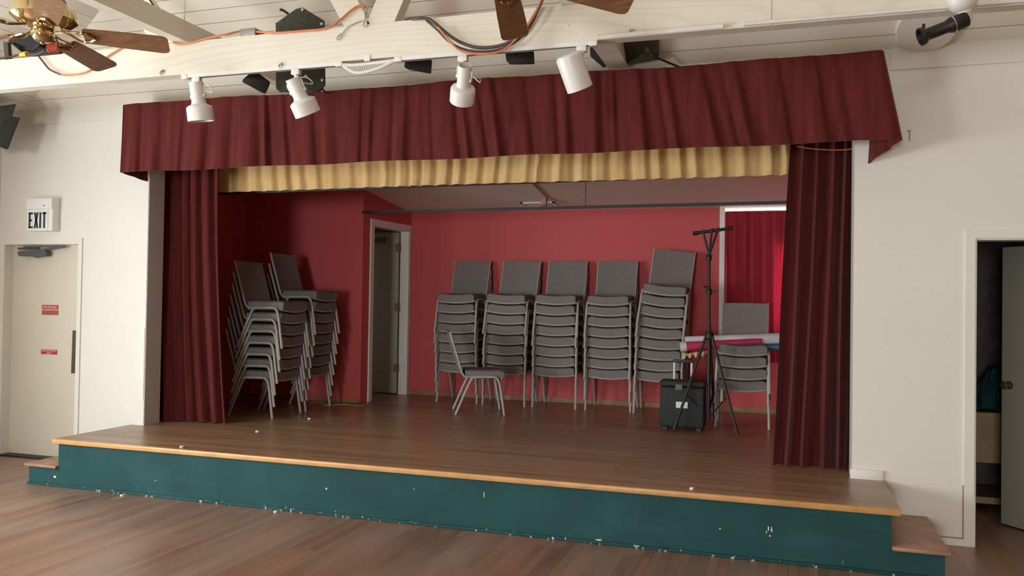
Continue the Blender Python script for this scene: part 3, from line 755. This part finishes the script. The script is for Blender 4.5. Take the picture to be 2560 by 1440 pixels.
for x_, y_ in ((1713, 884), (1727, 882), (1742, 880), (1760, 878)):
    p_ = at(x_, y_, y=2.068)
    build('tuft', MB(go).lathe([(.004, 0), (.013, -.012), (.016, -.035), (.008, -.055)], p_, (0.2, 0, 1), n=10), M['cream_tassel'], gr, smooth=True)

# little scraps and a loose cord on the floors
for i, (x_, y_, z_, lab) in enumerate(((643, 1080, H, 'white scrap on the stage floor in front of the velvet curtain'), (443, 1121, H, 'white scrap on the orange stage edge'),
        (773, 1048, H, 'white scrap on the stage floor by the chair stacks'), (305, 1240, 0, 'white scrap on the hall floor near the end step'), (689, 1281, 0, 'white scrap on the hall floor under the stage front'),
        (1729, 1223, H, 'white scrap at the stage edge below the wheeled case'))):
    p_ = at(x_, y_, z=z_)
    if i == 1: p_.y += .05
    mb = MB(p_).prism([p_+Vector((math.cos(k*1.25)*.014*(1+.3*math.sin(k*3)), math.sin(k*1.25)*.014, 0)) for k in range(5)], (.002, .003, .012))
    s_ = build('paper_scrap', mb, M['scrap']); s_.location = p_; setp(s_, lab, 'scrap', 'scraps on the floors')
cp = [at(x_, y_, z=H+.005) for x_, y_ in ((778, 1008), (800, 1005), (822, 1010), (805, 1013), (835, 1012), (868, 1011), (898, 1014), (921, 1010), (924, 1003))]
c_ = build('loose_cord', MB(cp[0]).tube(smoothpath(cp, 5), .005, 6), M['yellow_cord'], smooth=True); c_.location = cp[0]
setp(c_, 'pale cord lying on the stage floor at the foot of the red wall', 'cord')

# ------------------------------------------------------------------ exit sign, nail, wall speaker, ceiling disc
ex = thing('exit_sign', 'white EXIT sign with dark green letters above the fire door', 'sign', (-6.67, -.05, 2.16)); eo = ex.location
build('housing', MB(eo).box((-6.835, -.085, 2.165), (-6.525, -.001, 2.465)), M['white'], ex, bevel=.004)
build('battery_box', MB(eo).box((-6.835, -.100, 2.372), (-6.523, -.001, 2.475)), M['white'], ex, bevel=.005)
build('test_button', MB(eo).lathe([(.006, 0), (.006, .005)], at(110, 514, y=-.10), (0, -1, 0), n=10), M['closer'], ex)
fp = build('face_panel', MB(eo).box((-6.832, -.090, 2.168), (-6.575, -.084, 2.368)), M['white'], ex)
lw, lh, ld = .021, .150, .003
def L2(mb, p, q, w_=lw):
    mb.bar((p[0], -.0915, p[1]), (q[0], -.0915, q[1]), ld, w_, up=(0, 0, 1)) if abs(p[0]-q[0]) > abs(p[1]-q[1]) else mb.bar((p[0], -.0915, p[1]), (q[0], -.0915, q[1]), w_, ld, up=(0, 1, 0))
mb = MB(eo); zb, zt = 2.192, 2.342; x0 = -6.795
L2(mb, (x0, zb), (x0, zt)); L2(mb, (x0-lw/2, zt-.009), (x0+.038, zt-.009), .018); L2(mb, (x0, (zb+zt)/2), (x0+.03, (zb+zt)/2), .018); L2(mb, (x0-lw/2, zb+.009), (x0+.04, zb+.009), .018)
L2(mb, (x0+.062, zb), (x0+.098, zt)); L2(mb, (x0+.098, zb), (x0+.062, zt)); L2(mb, (x0+.130, zb), (x0+.130, zt))
L2(mb, (x0+.178, zb), (x0+.178, zt)); L2(mb, (x0+.155, zt-.009), (x0+.201, zt-.009), .018)
build('lettering', mb, M['sign_green'], ex, label='dark green EXIT letters')
nl = MB((.817, 0, 2.74)).tube([(.817, .0, 2.765), (.817, -.03, 2.768), (.817, -.035, 2.71), (.817, -.022, 2.70)], .0035, 6).tube([(.803, -.004, 2.768), (.831, -.004, 2.768)], .004, 6)
o = build('wall_hook', nl, M['greysteel']); o.location = (.817, 0, 2.74); setp(o, 'small steel hook on the wall beside the velvet valance', 'hook')

def aimed(poly, c, depth, back=.92):
    """Box whose front outline faces the hall floor: outline in the plane through c square to the line of sight, pushed straight back."""
    n_ = (c-CAM).normalized(); ps = []
    for px, py in poly:
        d = FWD + RGT*((px-1280)/FPX) + UPV*((720-py)/FPX); ps.append(CAM + d*((c-CAM).dot(n_)/d.dot(n_)))
    g = sum(ps, Vector())/len(ps)
    return ps, [g+(p-g)*back+n_*depth for p in ps], n_
def frustum(mb, a, b):
    n = len(a)
    return mb.add(list(a)+list(b), [tuple(range(n-1, -1, -1)), tuple(range(n, 2*n))]+[(i, (i+1) % n, n+(i+1) % n, n+i) for i in range(n)])
def wedge_speaker(name, label, group, poly, y0, depth, mat, grille=True, cat='speaker', back=.92):
    cx = sum(p[0] for p in poly)/len(poly); cy = sum(p[1] for p in poly)/len(poly)
    c = at(cx, cy, y=y0); t_ = thing(name, label, cat, c, group=group)
    a, b, n_ = aimed(poly, c, depth, back)
    build('cabinet', frustum(MB(c), a, b), M[mat], t_, bevel=.006)
    if grille:
        g = sum(a, Vector())/len(a)
        build('grille', frustum(MB(c), [g+(p-g)*.84-n_*.004 for p in a], [g+(p-g)*.84+n_*.004 for p in a]), M['spkgrille'], t_)
    return t_, c
# loudspeaker on the left wall
sp = thing('wall_speaker', 'dark loudspeaker on the wall above the exit door', 'speaker', (-6.75, -.4, 2.9)); wo_ = sp.location
a_, b_, n_ = aimed([(-70, 275), (41, 259), (30, 292), (-2, 368), (-70, 368)], Vector((-6.82, -.42, 3.1)), .20, .9)
build('cabinet', frustum(MB(wo_), a_, b_), M['spk'], sp, bevel=.006)
a_, b_, n_ = aimed([(29, 291), (51, 294), (21, 371), (16, 374), (-4, 366), (-4, 345)], Vector((-6.70, -.50, 3.05)), .17, .9)
build('horn', frustum(MB(wo_), a_, b_), M['spkgrille'], sp, bevel=.004)
build('wall_bracket', MB(wo_).box((-7.27, -.34, 3.06), (-6.83, -.28, 3.10)), M['black'], sp)

# two large cabinets hung between truss and wall
t_, c = wedge_speaker('hanging_speaker', 'dark green peaked speaker cabinet hung behind the second track light', 'large hung speakers', [(689, 58), (740, 22), (756, 18), (812, 52), (814, 214), (800, 231), (700, 231), (690, 222)], -1.05, .30, 'spk', False)
for x_, y_ in ((692, 60), (804, 60), (765, 190), (806, 200), (756, 24)):
    build('corner_fitting', MB(c).lathe([(.012, 0), (.010, .006), (.003, .009)], at(x_, y_, y=-1.05-(125-y_)*.0006), (0, -1, -.25), n=10), M['greysteel'], t_, smooth=True)
build('hanging_strap', MB(c).tube(smoothpath([at(720, 34, y=-.9), at(708, 26, y=-.9), at(701, 24, y=-.9)], 4), .010, 6).tube([c+(c-CAM).normalized()*.25, c+(c-CAM).normalized()*.79], .02, 8), M['black'], t_)
cab = MB(c).tube(smoothpath([at(770, 200, y=-1.04), at(775, 225, y=-1.06), at(790, 228, y=-1.05), at(805, 222, y=-1.04), at(812, 229, y=-.98), at(826, 233, y=-.9)], 5), .007, 6)
build('speaker_cable', cab, M['black'], t_, smooth=True)
def slopept(px, py, off):
    d = FWD + RGT*((px-1280)/FPX) + UPV*((720-py)/FPX)
    t = (ZW-off-CS*CAM.y-CAM.z)/(d.z+CS*d.y); return CAM + d*t
cn = Vector((0, CS, 1)).normalized()
fr_ = [slopept(px, py, .10) for px, py in ((1480, -6), (1644, -12), (1645, 150), (1577, 163))]
fr_[0].x = -1.094; fr_[3].x = -1.094
c = sum(fr_, Vector())/4
t_ = thing('hanging_speaker', 'dark green speaker cabinet with a cable, fixed to the ceiling beside the pinkish joist', 'speaker', c, group='large hung speakers')
build('cabinet', frustum(MB(c), fr_, [p+cn*.075 for p in fr_]), M['spk'], t_, bevel=.005)
st_ = [slopept(px, py, .08) for px, py in ((1474, 108), (1516, 168), (1508, 169), (1476, 141))]
build('mounting_strip', frustum(MB(c), [Vector((min(p.x, -1.262), p.y, p.z)) for p in st_], [Vector((min(p.x, -1.262), p.y, p.z))+cn*.03 for p in st_]), M['spkgrille'], t_)
q = slopept(1618, 124, .105)
build('jack_plate', MB(c).lathe([(.022, 0), (.020, .006), (.006, .007)], q, -cn, n=12), M['steel'], t_, smooth=True)
build('speaker_cable', MB(c).tube(smoothpath([slopept(1628, 134, .105), slopept(1640, 143, .12), slopept(1668, 155, .08), slopept(1694, 166, .06), slopept(1712, 172, .05)], 5), .008, 6), M['black'], t_, smooth=True)

# three small black lamps hung behind the beam
for poly, lab, d_ in (([(627, 181), (648, 183), (676, 205), (674, 214), (664, 235), (653, 231), (605, 205), (607, 198)], 'tilted small black floodlight under the beam between the first two white spotlights', .14),
                      ([(1012, 152), (1018, 148), (1074, 145), (1081, 152), (1078, 185), (1022, 175), (1010, 168)], 'small black floodlight under the beam beside the coiled white conduit', .14),
                      ([(1268, 124), (1335, 121), (1337, 161), (1276, 162), (1265, 152), (1263, 130)], 'small black floodlight under the beam behind the drooping cables', .14)):
    t_, c = wedge_speaker('floodlight', lab, 'small black floodlights', poly, -1.18, .13, 'black', False, cat='floodlight', back=.8)
    tz = BZ0
    build('yoke', MB(c).tube([(c.x, -1.13, c.z+.02), (c.x, -1.20, BZ0+.03), (c.x, -1.335, BZ0+.05)], .009, 8), M['black'], t_)

# ------------------------------------------------------------------ track lighting
TY = -1.40
def xa(px, py): return at(px, py, y=TY).x
def track(x0, x1, lab):
    o = Vector((x0, TY, 3.09)); t_ = thing('light_track', lab, 'light track', o, group='light tracks under the beam')
    build('rail', MB(o).box((x0, TY-.018, 3.085), (x1, TY+.018, BZ0)), M['white_metal'], t_)
    build('slot', MB(o).box((x0+.02, TY-.006, 3.0835), (x1-.02, TY+.006, 3.0855)), M['inner'], t_)
    for e in (x0, x1):
        build('end_cap', MB(o).box((e-.025, TY-.021, 3.079), (e+.025, TY+.021, BZ0)), M['white_metal'], t_, bevel=.003)
T1a, T1b, T2a, T2b = xa(465, 185), xa(850, 158), xa(998, 150), xa(1484, 96)
track(T1a, T1b, 'white light track under the beam carrying the first two spotlights')
track(T2a, T2b, 'white light track under the beam carrying the stepped and the straight spotlight')
cd = thing('flexible_conduit', 'looped white flexible conduit joining the two light tracks', 'conduit', (T1b, TY, 3.07), group=None)
for sag in (0.006, .055):
    pts = smoothpath([(T1b+.02, TY-.005, 3.09), (T1b+(T2a-T1b)*.3, TY-.012, 3.085-sag), (T1b+(T2a-T1b)*.65, TY-.012, 3.088-sag*.8), (T2a-.02, TY-.005, 3.092)], 22)
    build('conduit_tube', MB(cd.location).tube(pts, [.011 if i % 2 else .0135 for i in range(len(pts))], 8), M['white_metal'], cd, smooth=True)
build('clip', MB(cd.location).box((xa(922, 150)-.02, BY0-.006, 3.095), (xa(922, 150)+.02, BY0, 3.135)), M['white_metal'], cd)
o = build('conduit_pipe', MB((T2b, BY0, 3.10)).tube([(T2b+.03, BY0-.016, 3.118), (xa(1810, 52), BY0-.016, 3.122)], .016, 10).tube([(xa(1860, 50), BY0-.016, 3.124), (3.9, BY0-.016, 3.126)], .011, 10), M['trim'], smooth=True)
o.location = (T2b, BY0, 3.10); setp(o, 'white conduit pipe along the lower edge of the beam', 'conduit')

def spot(lab, pm, pa, pb, yo, straight, dim):
    """pm: pixel of the mount, pa..pb: pixels of the lamp's back and mouth, yo: how far the mouth lies beyond (+) or before (-) the back."""
    m = at(pm[0], pm[1], y=TY); m.z = 3.085
    A = at(pa[0], pa[1], y=TY-yo/2); B = at(pb[0], pb[1], y=TY+yo/2); ax = (B-A); Ln = ax.length
    t_ = thing('track_spotlight', lab, 'spotlight', m, group='white track spotlights')
    build('adapter', MB(m).box((m.x-.03, TY-.018, m.z-.035), (m.x+.03, TY+.018, m.z)).tube([m, m-Vector((0, 0, .05))], .014, 10), M['white_metal'], t_, bevel=.003)
    R = dim
    if straight:
        pr = [(R*.2, -.012), (R*.8, -.010), (R*.95, 0), (R, .012), (R, Ln), (R*.93, Ln), (R*.9, Ln-.05), (.02, Ln-.09)]
    else:
        r = R*.54
        pr = [(r*.86, .03), (r*.88, 0), (r, 0), (r, Ln*.50), (r*1.08, Ln*.56), (R*.93, Ln*.62), (R, Ln*.66), (R, Ln), (R*.94, Ln), (R*.92, Ln-.03), (r, Ln-.09)]
    hs = build('lamp_housing', MB(m).lathe(pr, A, ax, n=36, cap0=straight, cap1=False), M['white_metal'], t_, smooth=True, ang=30)
    build('lamp_face', MB(m).lathe([(R*.9, 0), (R*.5, -.006), (.01, -.012)], A+ax.normalized()*(Ln-.055), ax, n=28), M['inner'], hs, smooth=True)
    if not straight:
        build('socket', MB(m).lathe([(R*.44, 0), (.012, .002)], A+ax.normalized()*.05, ax, n=20), M['inner'], hs)
    sd = ax.cross(Vector((0, 1, 0))).normalized()
    if sd.x < 0: sd = -sd
    rr = R*(.54 if not straight else 1)
    piv = A + ax*.36
    j = m-Vector((0, 0, .05))
    mb = MB(m)
    if straight: mb.bar(j, A+Vector((0, .0, -.004)), .016, .03, up=(0, 1, 0))
    else:
        for q in (-1, 1):
            mb.tube(smoothpath([j, j+sd*q*rr*.6+Vector((0, 0, -.012)), A+sd*q*(rr+.008)+ax*.12, piv+sd*q*(rr+.006)], 4), .005, 6)
            mb.lathe([(.011, 0), (.011, .012)], piv+sd*q*rr, sd*q, n=10)
    build('yoke', mb, M['white_metal'], t_, smooth=True)
    if not straight:
        build('lead_wire', MB(m).tube(smoothpath([A+ax*.02+sd*rr*.5, A+sd*(rr+.05)+ax*.10, A+sd*(rr+.075)+ax*.30, A+sd*(rr+.03)+ax*.24, A+sd*(rr-.004)+ax*.14], 6), .004, 6), M['greysteel'], t_, smooth=True)
spot('white stepped spotlight pointing down beside the fan, first on the track', (493, 184), (491, 206), (503, 303), .045, False, .088)
spot('white stepped spotlight tilted outward in front of the peaked speaker', (741, 166), (731, 196), (770, 285), .11, False, .088)
spot('white stepped spotlight showing its open back, under the drooping cables', (1158, 132), (1163, 163), (1155, 253), .15, False, .078)
spot('straight white cylinder spotlight next to the pinkish joist', (1455, 103), (1421, 140), (1450, 222), .085, True, .079)
for x_, y_, lab in ((405, 183, 'small steel eye hook under the beam beyond the first spotlight'), (702, 166, 'small grey clip on the beam beside the tilted spotlight'), (1578, 83, 'small steel eye hook under the beam by the short joist')):
    p_ = at(x_, y_, y=BY0-.004)
    o = build('beam_hook', MB(p_).tube([p_+Vector((math.cos(k)*.012, -.006, math.sin(k)*.014)) for k in [i*.6 for i in range(9)]], .004, 6).box(p_+Vector((-.010, -.003, .008)), p_+Vector((.010, .005, .024))), M['greysteel']); o.location = p_
    setp(o, lab, 'hook', 'hooks on the beam')

# cords and cables on the beam
def cord(name, lab, pts, r, mat, y=BY0-.02, cat='cord', n=6):
    P = [at(p[0], p[1], y=p[2] if len(p) > 2 else y) for p in pts]
    o = build(name, MB(P[0]).tube(smoothpath(P, n), r, 8), M[mat], smooth=True); o.location = P[0]
    return setp(o, lab, cat)
cord('extension_cord', 'orange extension cord running along the top of the beam behind the outlet box', [(432, 106), (450, 111), (480, 106), (520, 95), (565, 86), (605, 78, -1.40), (650, 80, -1.40), (690, 82), (760, 77), (815, 71), (850, 50), (880, 24), (900, 14), (912, 17)], .0075, 'orange')
cord('extension_cord', 'orange cord drooping on the beam behind the blades of the brass fan', [(153, 187), (175, 188), (205, 184), (230, 172), (268, 142), (290, 128), (306, 119)], .0065, 'orange')
cord('power_lead', 'dark power lead dropping from the black projector across the beam', [(96, 140), (108, 155), (122, 172), (136, 180), (153, 187)], .007, 'brown_cable')
cord('cable_bundle', 'thick dark brown cable bundle drooping across the beam', [(1015, 51, -1.36), (1040, 46), (1070, 47), (1092, 62), (1120, 86), (1150, 105), (1190, 118), (1235, 117), (1275, 104), (1310, 76), (1335, 40), (1352, 8), (1362, -25)], .0105, 'brown_cable', cat='cable')
cord('cable_bundle', 'thinner dark cable following the thick bundle on the beam', [(1060, 46, -1.40), (1092, 74), (1122, 104), (1160, 123), (1205, 129), (1250, 123), (1290, 104), (1322, 70), (1343, 30), (1365, -25)], .007, 'brown_cable', y=BY0-.05, cat='cable')
cord('extension_cord', 'orange cord hanging below the dark cable bundle on the beam', [(1095, 68), (1125, 104), (1150, 126), (1190, 135), (1225, 134), (1260, 124), (1290, 98), (1325, 55), (1345, 20), (1362, -20)], .0065, 'orange', y=BY0-.065)
jb_ = thing('outlet_box', 'grey metal outlet box on top of the beam', 'outlet box', at(628, 90, y=-1.38))
bp_ = jb_.location; bz = BZ1+.002
build('box', MB(bp_).box((bp_.x-.07, -1.41, bz), (bp_.x+.05, -1.35, bz+.055)), M['greysteel'], jb_, bevel=.004)
build('plug', MB(bp_).tube([(bp_.x+.05, -1.385, bz+.03), (bp_.x+.11, -1.39, bz+.02)], [.018, .009], 8), M['brown_cable'], jb_, smooth=True)
cord('tie_cord', 'thin orange cord tied across the top of the curtain by the window', [(1992, 366), (2030, 372), (2080, 375), (2120, 374), (2134, 370)], .004, 'orange', y=.20)
sl = thing('safety_cable', 'steel safety cable and ring hanging over the beam under the web boards', 'cable', at(912, 50, y=BY0-.012)); sl_o = sl.location
rc_ = at(913, 60, y=BY0-.012)
build('ring', MB(sl_o).tube([rc_+Vector((math.cos(2*PI*k/14)*.014, 0, math.sin(2*PI*k/14)*.02)) for k in range(14)], .0035, 6, closed=True).tube([rc_+Vector((0, 0, .02)), at(913, 30, y=BY0-.012)], .004, 6), M['greysteel'], sl)
build('wire', MB(sl_o).tube(smoothpath([at(x_, y_, y=BY0-.012) for x_, y_ in ((905, 52), (890, 57), (872, 66), (860, 78), (854, 86), (848, 98), (843, 99), (844, 92), (852, 84))], 5), .0035, 6), M['greysteel'], sl, smooth=True)
build('strap', MB(sl_o).prism([at(904, 12, y=BY0-.006), at(922, 12, y=BY0-.006), at(915, 34, y=BY0-.006), at(911, 34, y=BY0-.006)], (0, .004, 0)), M['greysteel'], sl)
rod_ = at(449, 40, y=-1.30)
o = build('hanging_rod', MB((rod_.x, -1.25, 3.45)).tube([(rod_.x, -1.25, 3.45), (rod_.x, -1.25, czone(-1.25)+.01)], .006, 8).box((rod_.x-.03, -1.27, 3.44), (rod_.x+.01, -1.23, 3.452)), M['white_metal']); o.location = (rod_.x, -1.25, 3.45)
setp(o, 'thin white hanging rod beside the long joist', 'rod')

# projector perched on the beam behind the brass fan
pj_ = thing('projector', 'glossy black projector perched on the beam behind the brass fan', 'projector', (-5.5, -1.375, BZ1)); po_ = pj_.location
ps = [at(x_, y_, y=-1.30) for x_, y_ in ((20, 104), (18, 92), (60, 84), (103, 88), (100, 112), (84, 126), (52, 130))]
build('body', MB(po_).prism(ps, (0, .22, 0)), M['black_gloss'], pj_, bevel=.01, segs=3)
build('stand_post', MB(po_).prism([at(8, 106, y=-1.375), at(19, 106, y=-1.375), at(22, 147, y=-1.375), at(12, 148, y=-1.375)], (0, .03, 0)).bar(at(10, 108, y=-1.36), at(40, 108, y=-1.28), .02, .012), M['plate'], pj_)
q_ = at(60, 137, y=-1.39)
build('plug', MB(po_).tube([q_-Vector((.035, 0, 0)), q_+Vector((.03, 0, .004))], [.016, .022], 10), M['yellow'], pj_, smooth=True, label='yellow plug')
build('lead', MB(po_).tube(smoothpath([at(-10, 146, y=-1.38), at(25, 143, y=-1.38), at(48, 136, y=-1.39)], 5), .008, 8).tube(smoothpath([at(68, 136, y=-1.39), at(90, 137, y=-1.39), at(112, 128, y=-1.38)], 5), .012, 8), M['brown_cable'], pj_, smooth=True)
cc_ = at(137, 126, y=-1.375); pts = [cc_+Vector((-.06+.10*k/60, math.cos(k*.55)*.02, math.sin(k*.55)*.030+.018)) for k in range(61)]
co2 = build('coiled_cord', MB(cc_).tube(pts, .008, 6), M['cardred'], smooth=True); co2.location = cc_
setp(co2, 'red coiled cord lying on the beam behind the fan blade', 'cord')

# round ceiling plate and swivelling stage lamp at the right
nrm = Vector((0, -CS, -1)).normalized()      # ceiling plane facing down
def ceilpt(px, py):
    d = FWD + RGT*((px-1280)/FPX) + UPV*((720-py)/FPX)
    t = (ZW - CS*CAM.y - CAM.z)/(d.z + CS*d.y); return CAM + d*t
cpt = ceilpt(2315, 66)
dk = thing('ceiling_disc', 'large round white cover plate on the plank ceiling beside the black lamp', 'cover plate', cpt)
build('plate', MB(cpt).lathe([(.185, -.004), (.186, .03), (.180, .038), (.02, .044)], cpt, nrm, n=48), M['wall'], dk, smooth=True)
ly = -1.50
sl_ = thing('stage_lamp', 'black torch shaped lamp on a white swivel mount under the beam', 'lamp', at(2405, 10, y=ly))
lo_ = sl_.location
mtop = at(2405, -6, y=ly)
build('mount', MB(lo_).lathe([(.05, -.03), (.070, .0), (.072, .025), (.062, .05), (.045, .065), (.03, .075)], mtop, (0, 0, -1), n=28).tube([at(2410, 22, y=ly), at(2414, 40, y=ly+.03), at(2413, 66, y=ly+.04)], [.036, .034, .022], 14).box((mtop.x-.03, ly, mtop.z+.0), (mtop.x+.03, BY0, mtop.z+.05)), M['white_metal'], sl_, smooth=True)
A_, B_ = at(2412, 50, y=ly), at(2300, 93, y=ly-.03); ax = B_-A_; Ln = ax.length
build('barrel', MB(lo_).lathe([(.012, -.012), (.036, -.01), (.040, 0), (.041, Ln*.28), (.036, Ln*.36), (.031, Ln*.40), (.031, Ln*.84), (.042, Ln*.90), (.046, Ln*.93), (.046, Ln), (.038, Ln), (.036, Ln-.02), (.01, Ln-.02)], A_, ax, n=24), M['black'], sl_, smooth=True, ang=30)
build('thumb_screw', MB(lo_).tube([A_+ax*.92, A_+ax*.92+UPV*.06], .008, 8), M['black'], sl_)
build('band', MB(lo_).lathe([(.0425, 0), (.0425, .006)], A_+ax*.25, ax, n=24), M['steel'], sl_, smooth=True)

# ------------------------------------------------------------------ ceiling fans
def fan(lab, c, tilt, phi, R, hub, kset, rodtop):
    c = Vector(c); t_ = thing('ceiling_fan', lab, 'fan', c, group='ceiling fans')
    n = Vector((tilt[0], tilt[1], 1)).normalized(); e1 = Vector((0, 1, 0)).cross(n).normalized(); e2 = n.cross(e1)
    def L(x, y, z): return c + e1*x + e2*y + n*z
    build('downrod', MB(c).tube([c+n*.12, Vector((c.x, c.y, rodtop))], .013, 10), M['brass'], t_, smooth=True)
    build('motor_housing', MB(c).lathe([(.03, .19), (.05, .185), (.075, .165), (.11, .155), (.158, .13), (.168, .10), (.168, .070), (.150, .055), (.125, .035), (.06, .02)], c, n, n=40), M['brass'], t_, smooth=True)
    build('vent_slot', MB(c).lathe([(.1665, .102), (.164, .112)], c, n, n=40, cap0=False, cap1=False), M['black'], t_)
    if hub: build('switch_housing', MB(c).lathe([(.045, .03), (.052, .01), (.060, -.01), (.056, -.03), (.046, -.045), (.028, -.055), (.012, -.060), (.008, -.068)], c, n, n=32), M['brass'], t_, smooth=True)
    for k in range(5):
        a = phi + k*2*PI/5; ca, sa = math.cos(a), math.sin(a); pit = math.radians(-18)
        def Bp(r, w_, h): 
            y = w_*math.cos(pit); z = h + w_*math.sin(pit)
            return L(ca*r - sa*y, sa*r + ca*y, z)
        out = []
        for r, w_ in ((.205, .054), (.22, .062), (R*.6, .070), (R-.04, .076), (R-.012, .068), (R, .050)): out.append((r, w_))
        loop = out + [(r, -w_) for r, w_ in reversed(out)]
        bl = build('blade', MB(c).add([Bp(r, w_, 0) for r, w_ in loop]+[Bp(r, w_, .008) for r, w_ in loop],
              [tuple(range(len(loop))), tuple(range(2*len(loop)-1, len(loop)-1, -1))]+[(i, (i+1) % len(loop), len(loop)+(i+1) % len(loop), len(loop)+i) for i in range(len(loop))]), M['blade'], t_)
        br = MB(c)
        for q in (-1, 1):
            br.tube(smoothpath([L(ca*.09, sa*.09, .02), Bp(.14, q*.012, .006), Bp(.19, q*.038, -.006), Bp(.235, q*.030, -.008), Bp(.27, 0, -.008)], 4), .0075, 6)
        for rr_, ww in ((.225, .035), (.225, -.035), (.262, 0)): br.lathe([(.010, 0), (.008, .006), (.002, .008)], Bp(rr_, ww, -.004), -n, n=8)
        build('blade_bracket', br, M['brass'], bl, smooth=True)
    return t_
fan('brass ceiling fan with brown wood blades hanging in front of the beam near the projector', (-3.90, -2.63, 3.018), (.0103, .037), .5611, .65, True, None, czone(-2.6237)-.0)
fan('ceiling fan of which only brown blade tips show above the drooping cables', (-1.2666, -2.5043, 3.112), (.0722, .1831), .4997, .65, False, None, czone(-2.5043))

# ------------------------------------------------------------------ store room contents
sh = thing('storage_shelf', 'tan board shelf unit in the dark store room', 'shelf', (1.9, 1.45, 0)); sho = sh.location
build('front_board', MB(sho).box((1.44, 1.18, .365), (2.6, 1.205, .735)), M['shelf'], sh)
build('shelf_top', MB(sho).box((1.44, 1.18, .735), (2.6, 1.7, .755)), M['shelf'], sh)
build('lower_rail', MB(sho).box((1.44, 1.18, .045), (2.6, 1.70, .095)), M['shelf'], sh)
for x_ in (1.44, 2.56): build('side_panel', MB(sho).box((x_, 1.206, 0), (x_+.04, 1.7, .735)), M['shelf'], sh)
cl_o = Vector((1.70, 1.42, .755))
def lump(u, v):
    a = u*2*PI; h = v
    r = .20*(1-.55*h**1.5)*(1+.16*math.sin(3*a+2*h)+.10*math.sin(7*a+5*h))
    return cl_o+Vector((math.cos(a)*r*1.1, math.sin(a)*r*.9, .01+.32*h+.015*math.sin(5*a)))
mb = MB(cl_o); nu, nv = 28, 10
vs = [lump(i/nu, j/nv) for j in range(nv+1) for i in range(nu)]
mb.add(vs, [(j*nu+i, j*nu+(i+1) % nu, (j+1)*nu+(i+1) % nu, (j+1)*nu+i) for j in range(nv) for i in range(nu)]+[tuple(range(nu-1, -1, -1)), tuple(nv*nu+i for i in range(nu))])
o = build('cloth_heap', mb, M['teal_cloth'], smooth=True); o.location = cl_o
setp(o, 'crumpled teal cloth heaped on the store room shelf', 'cloth')
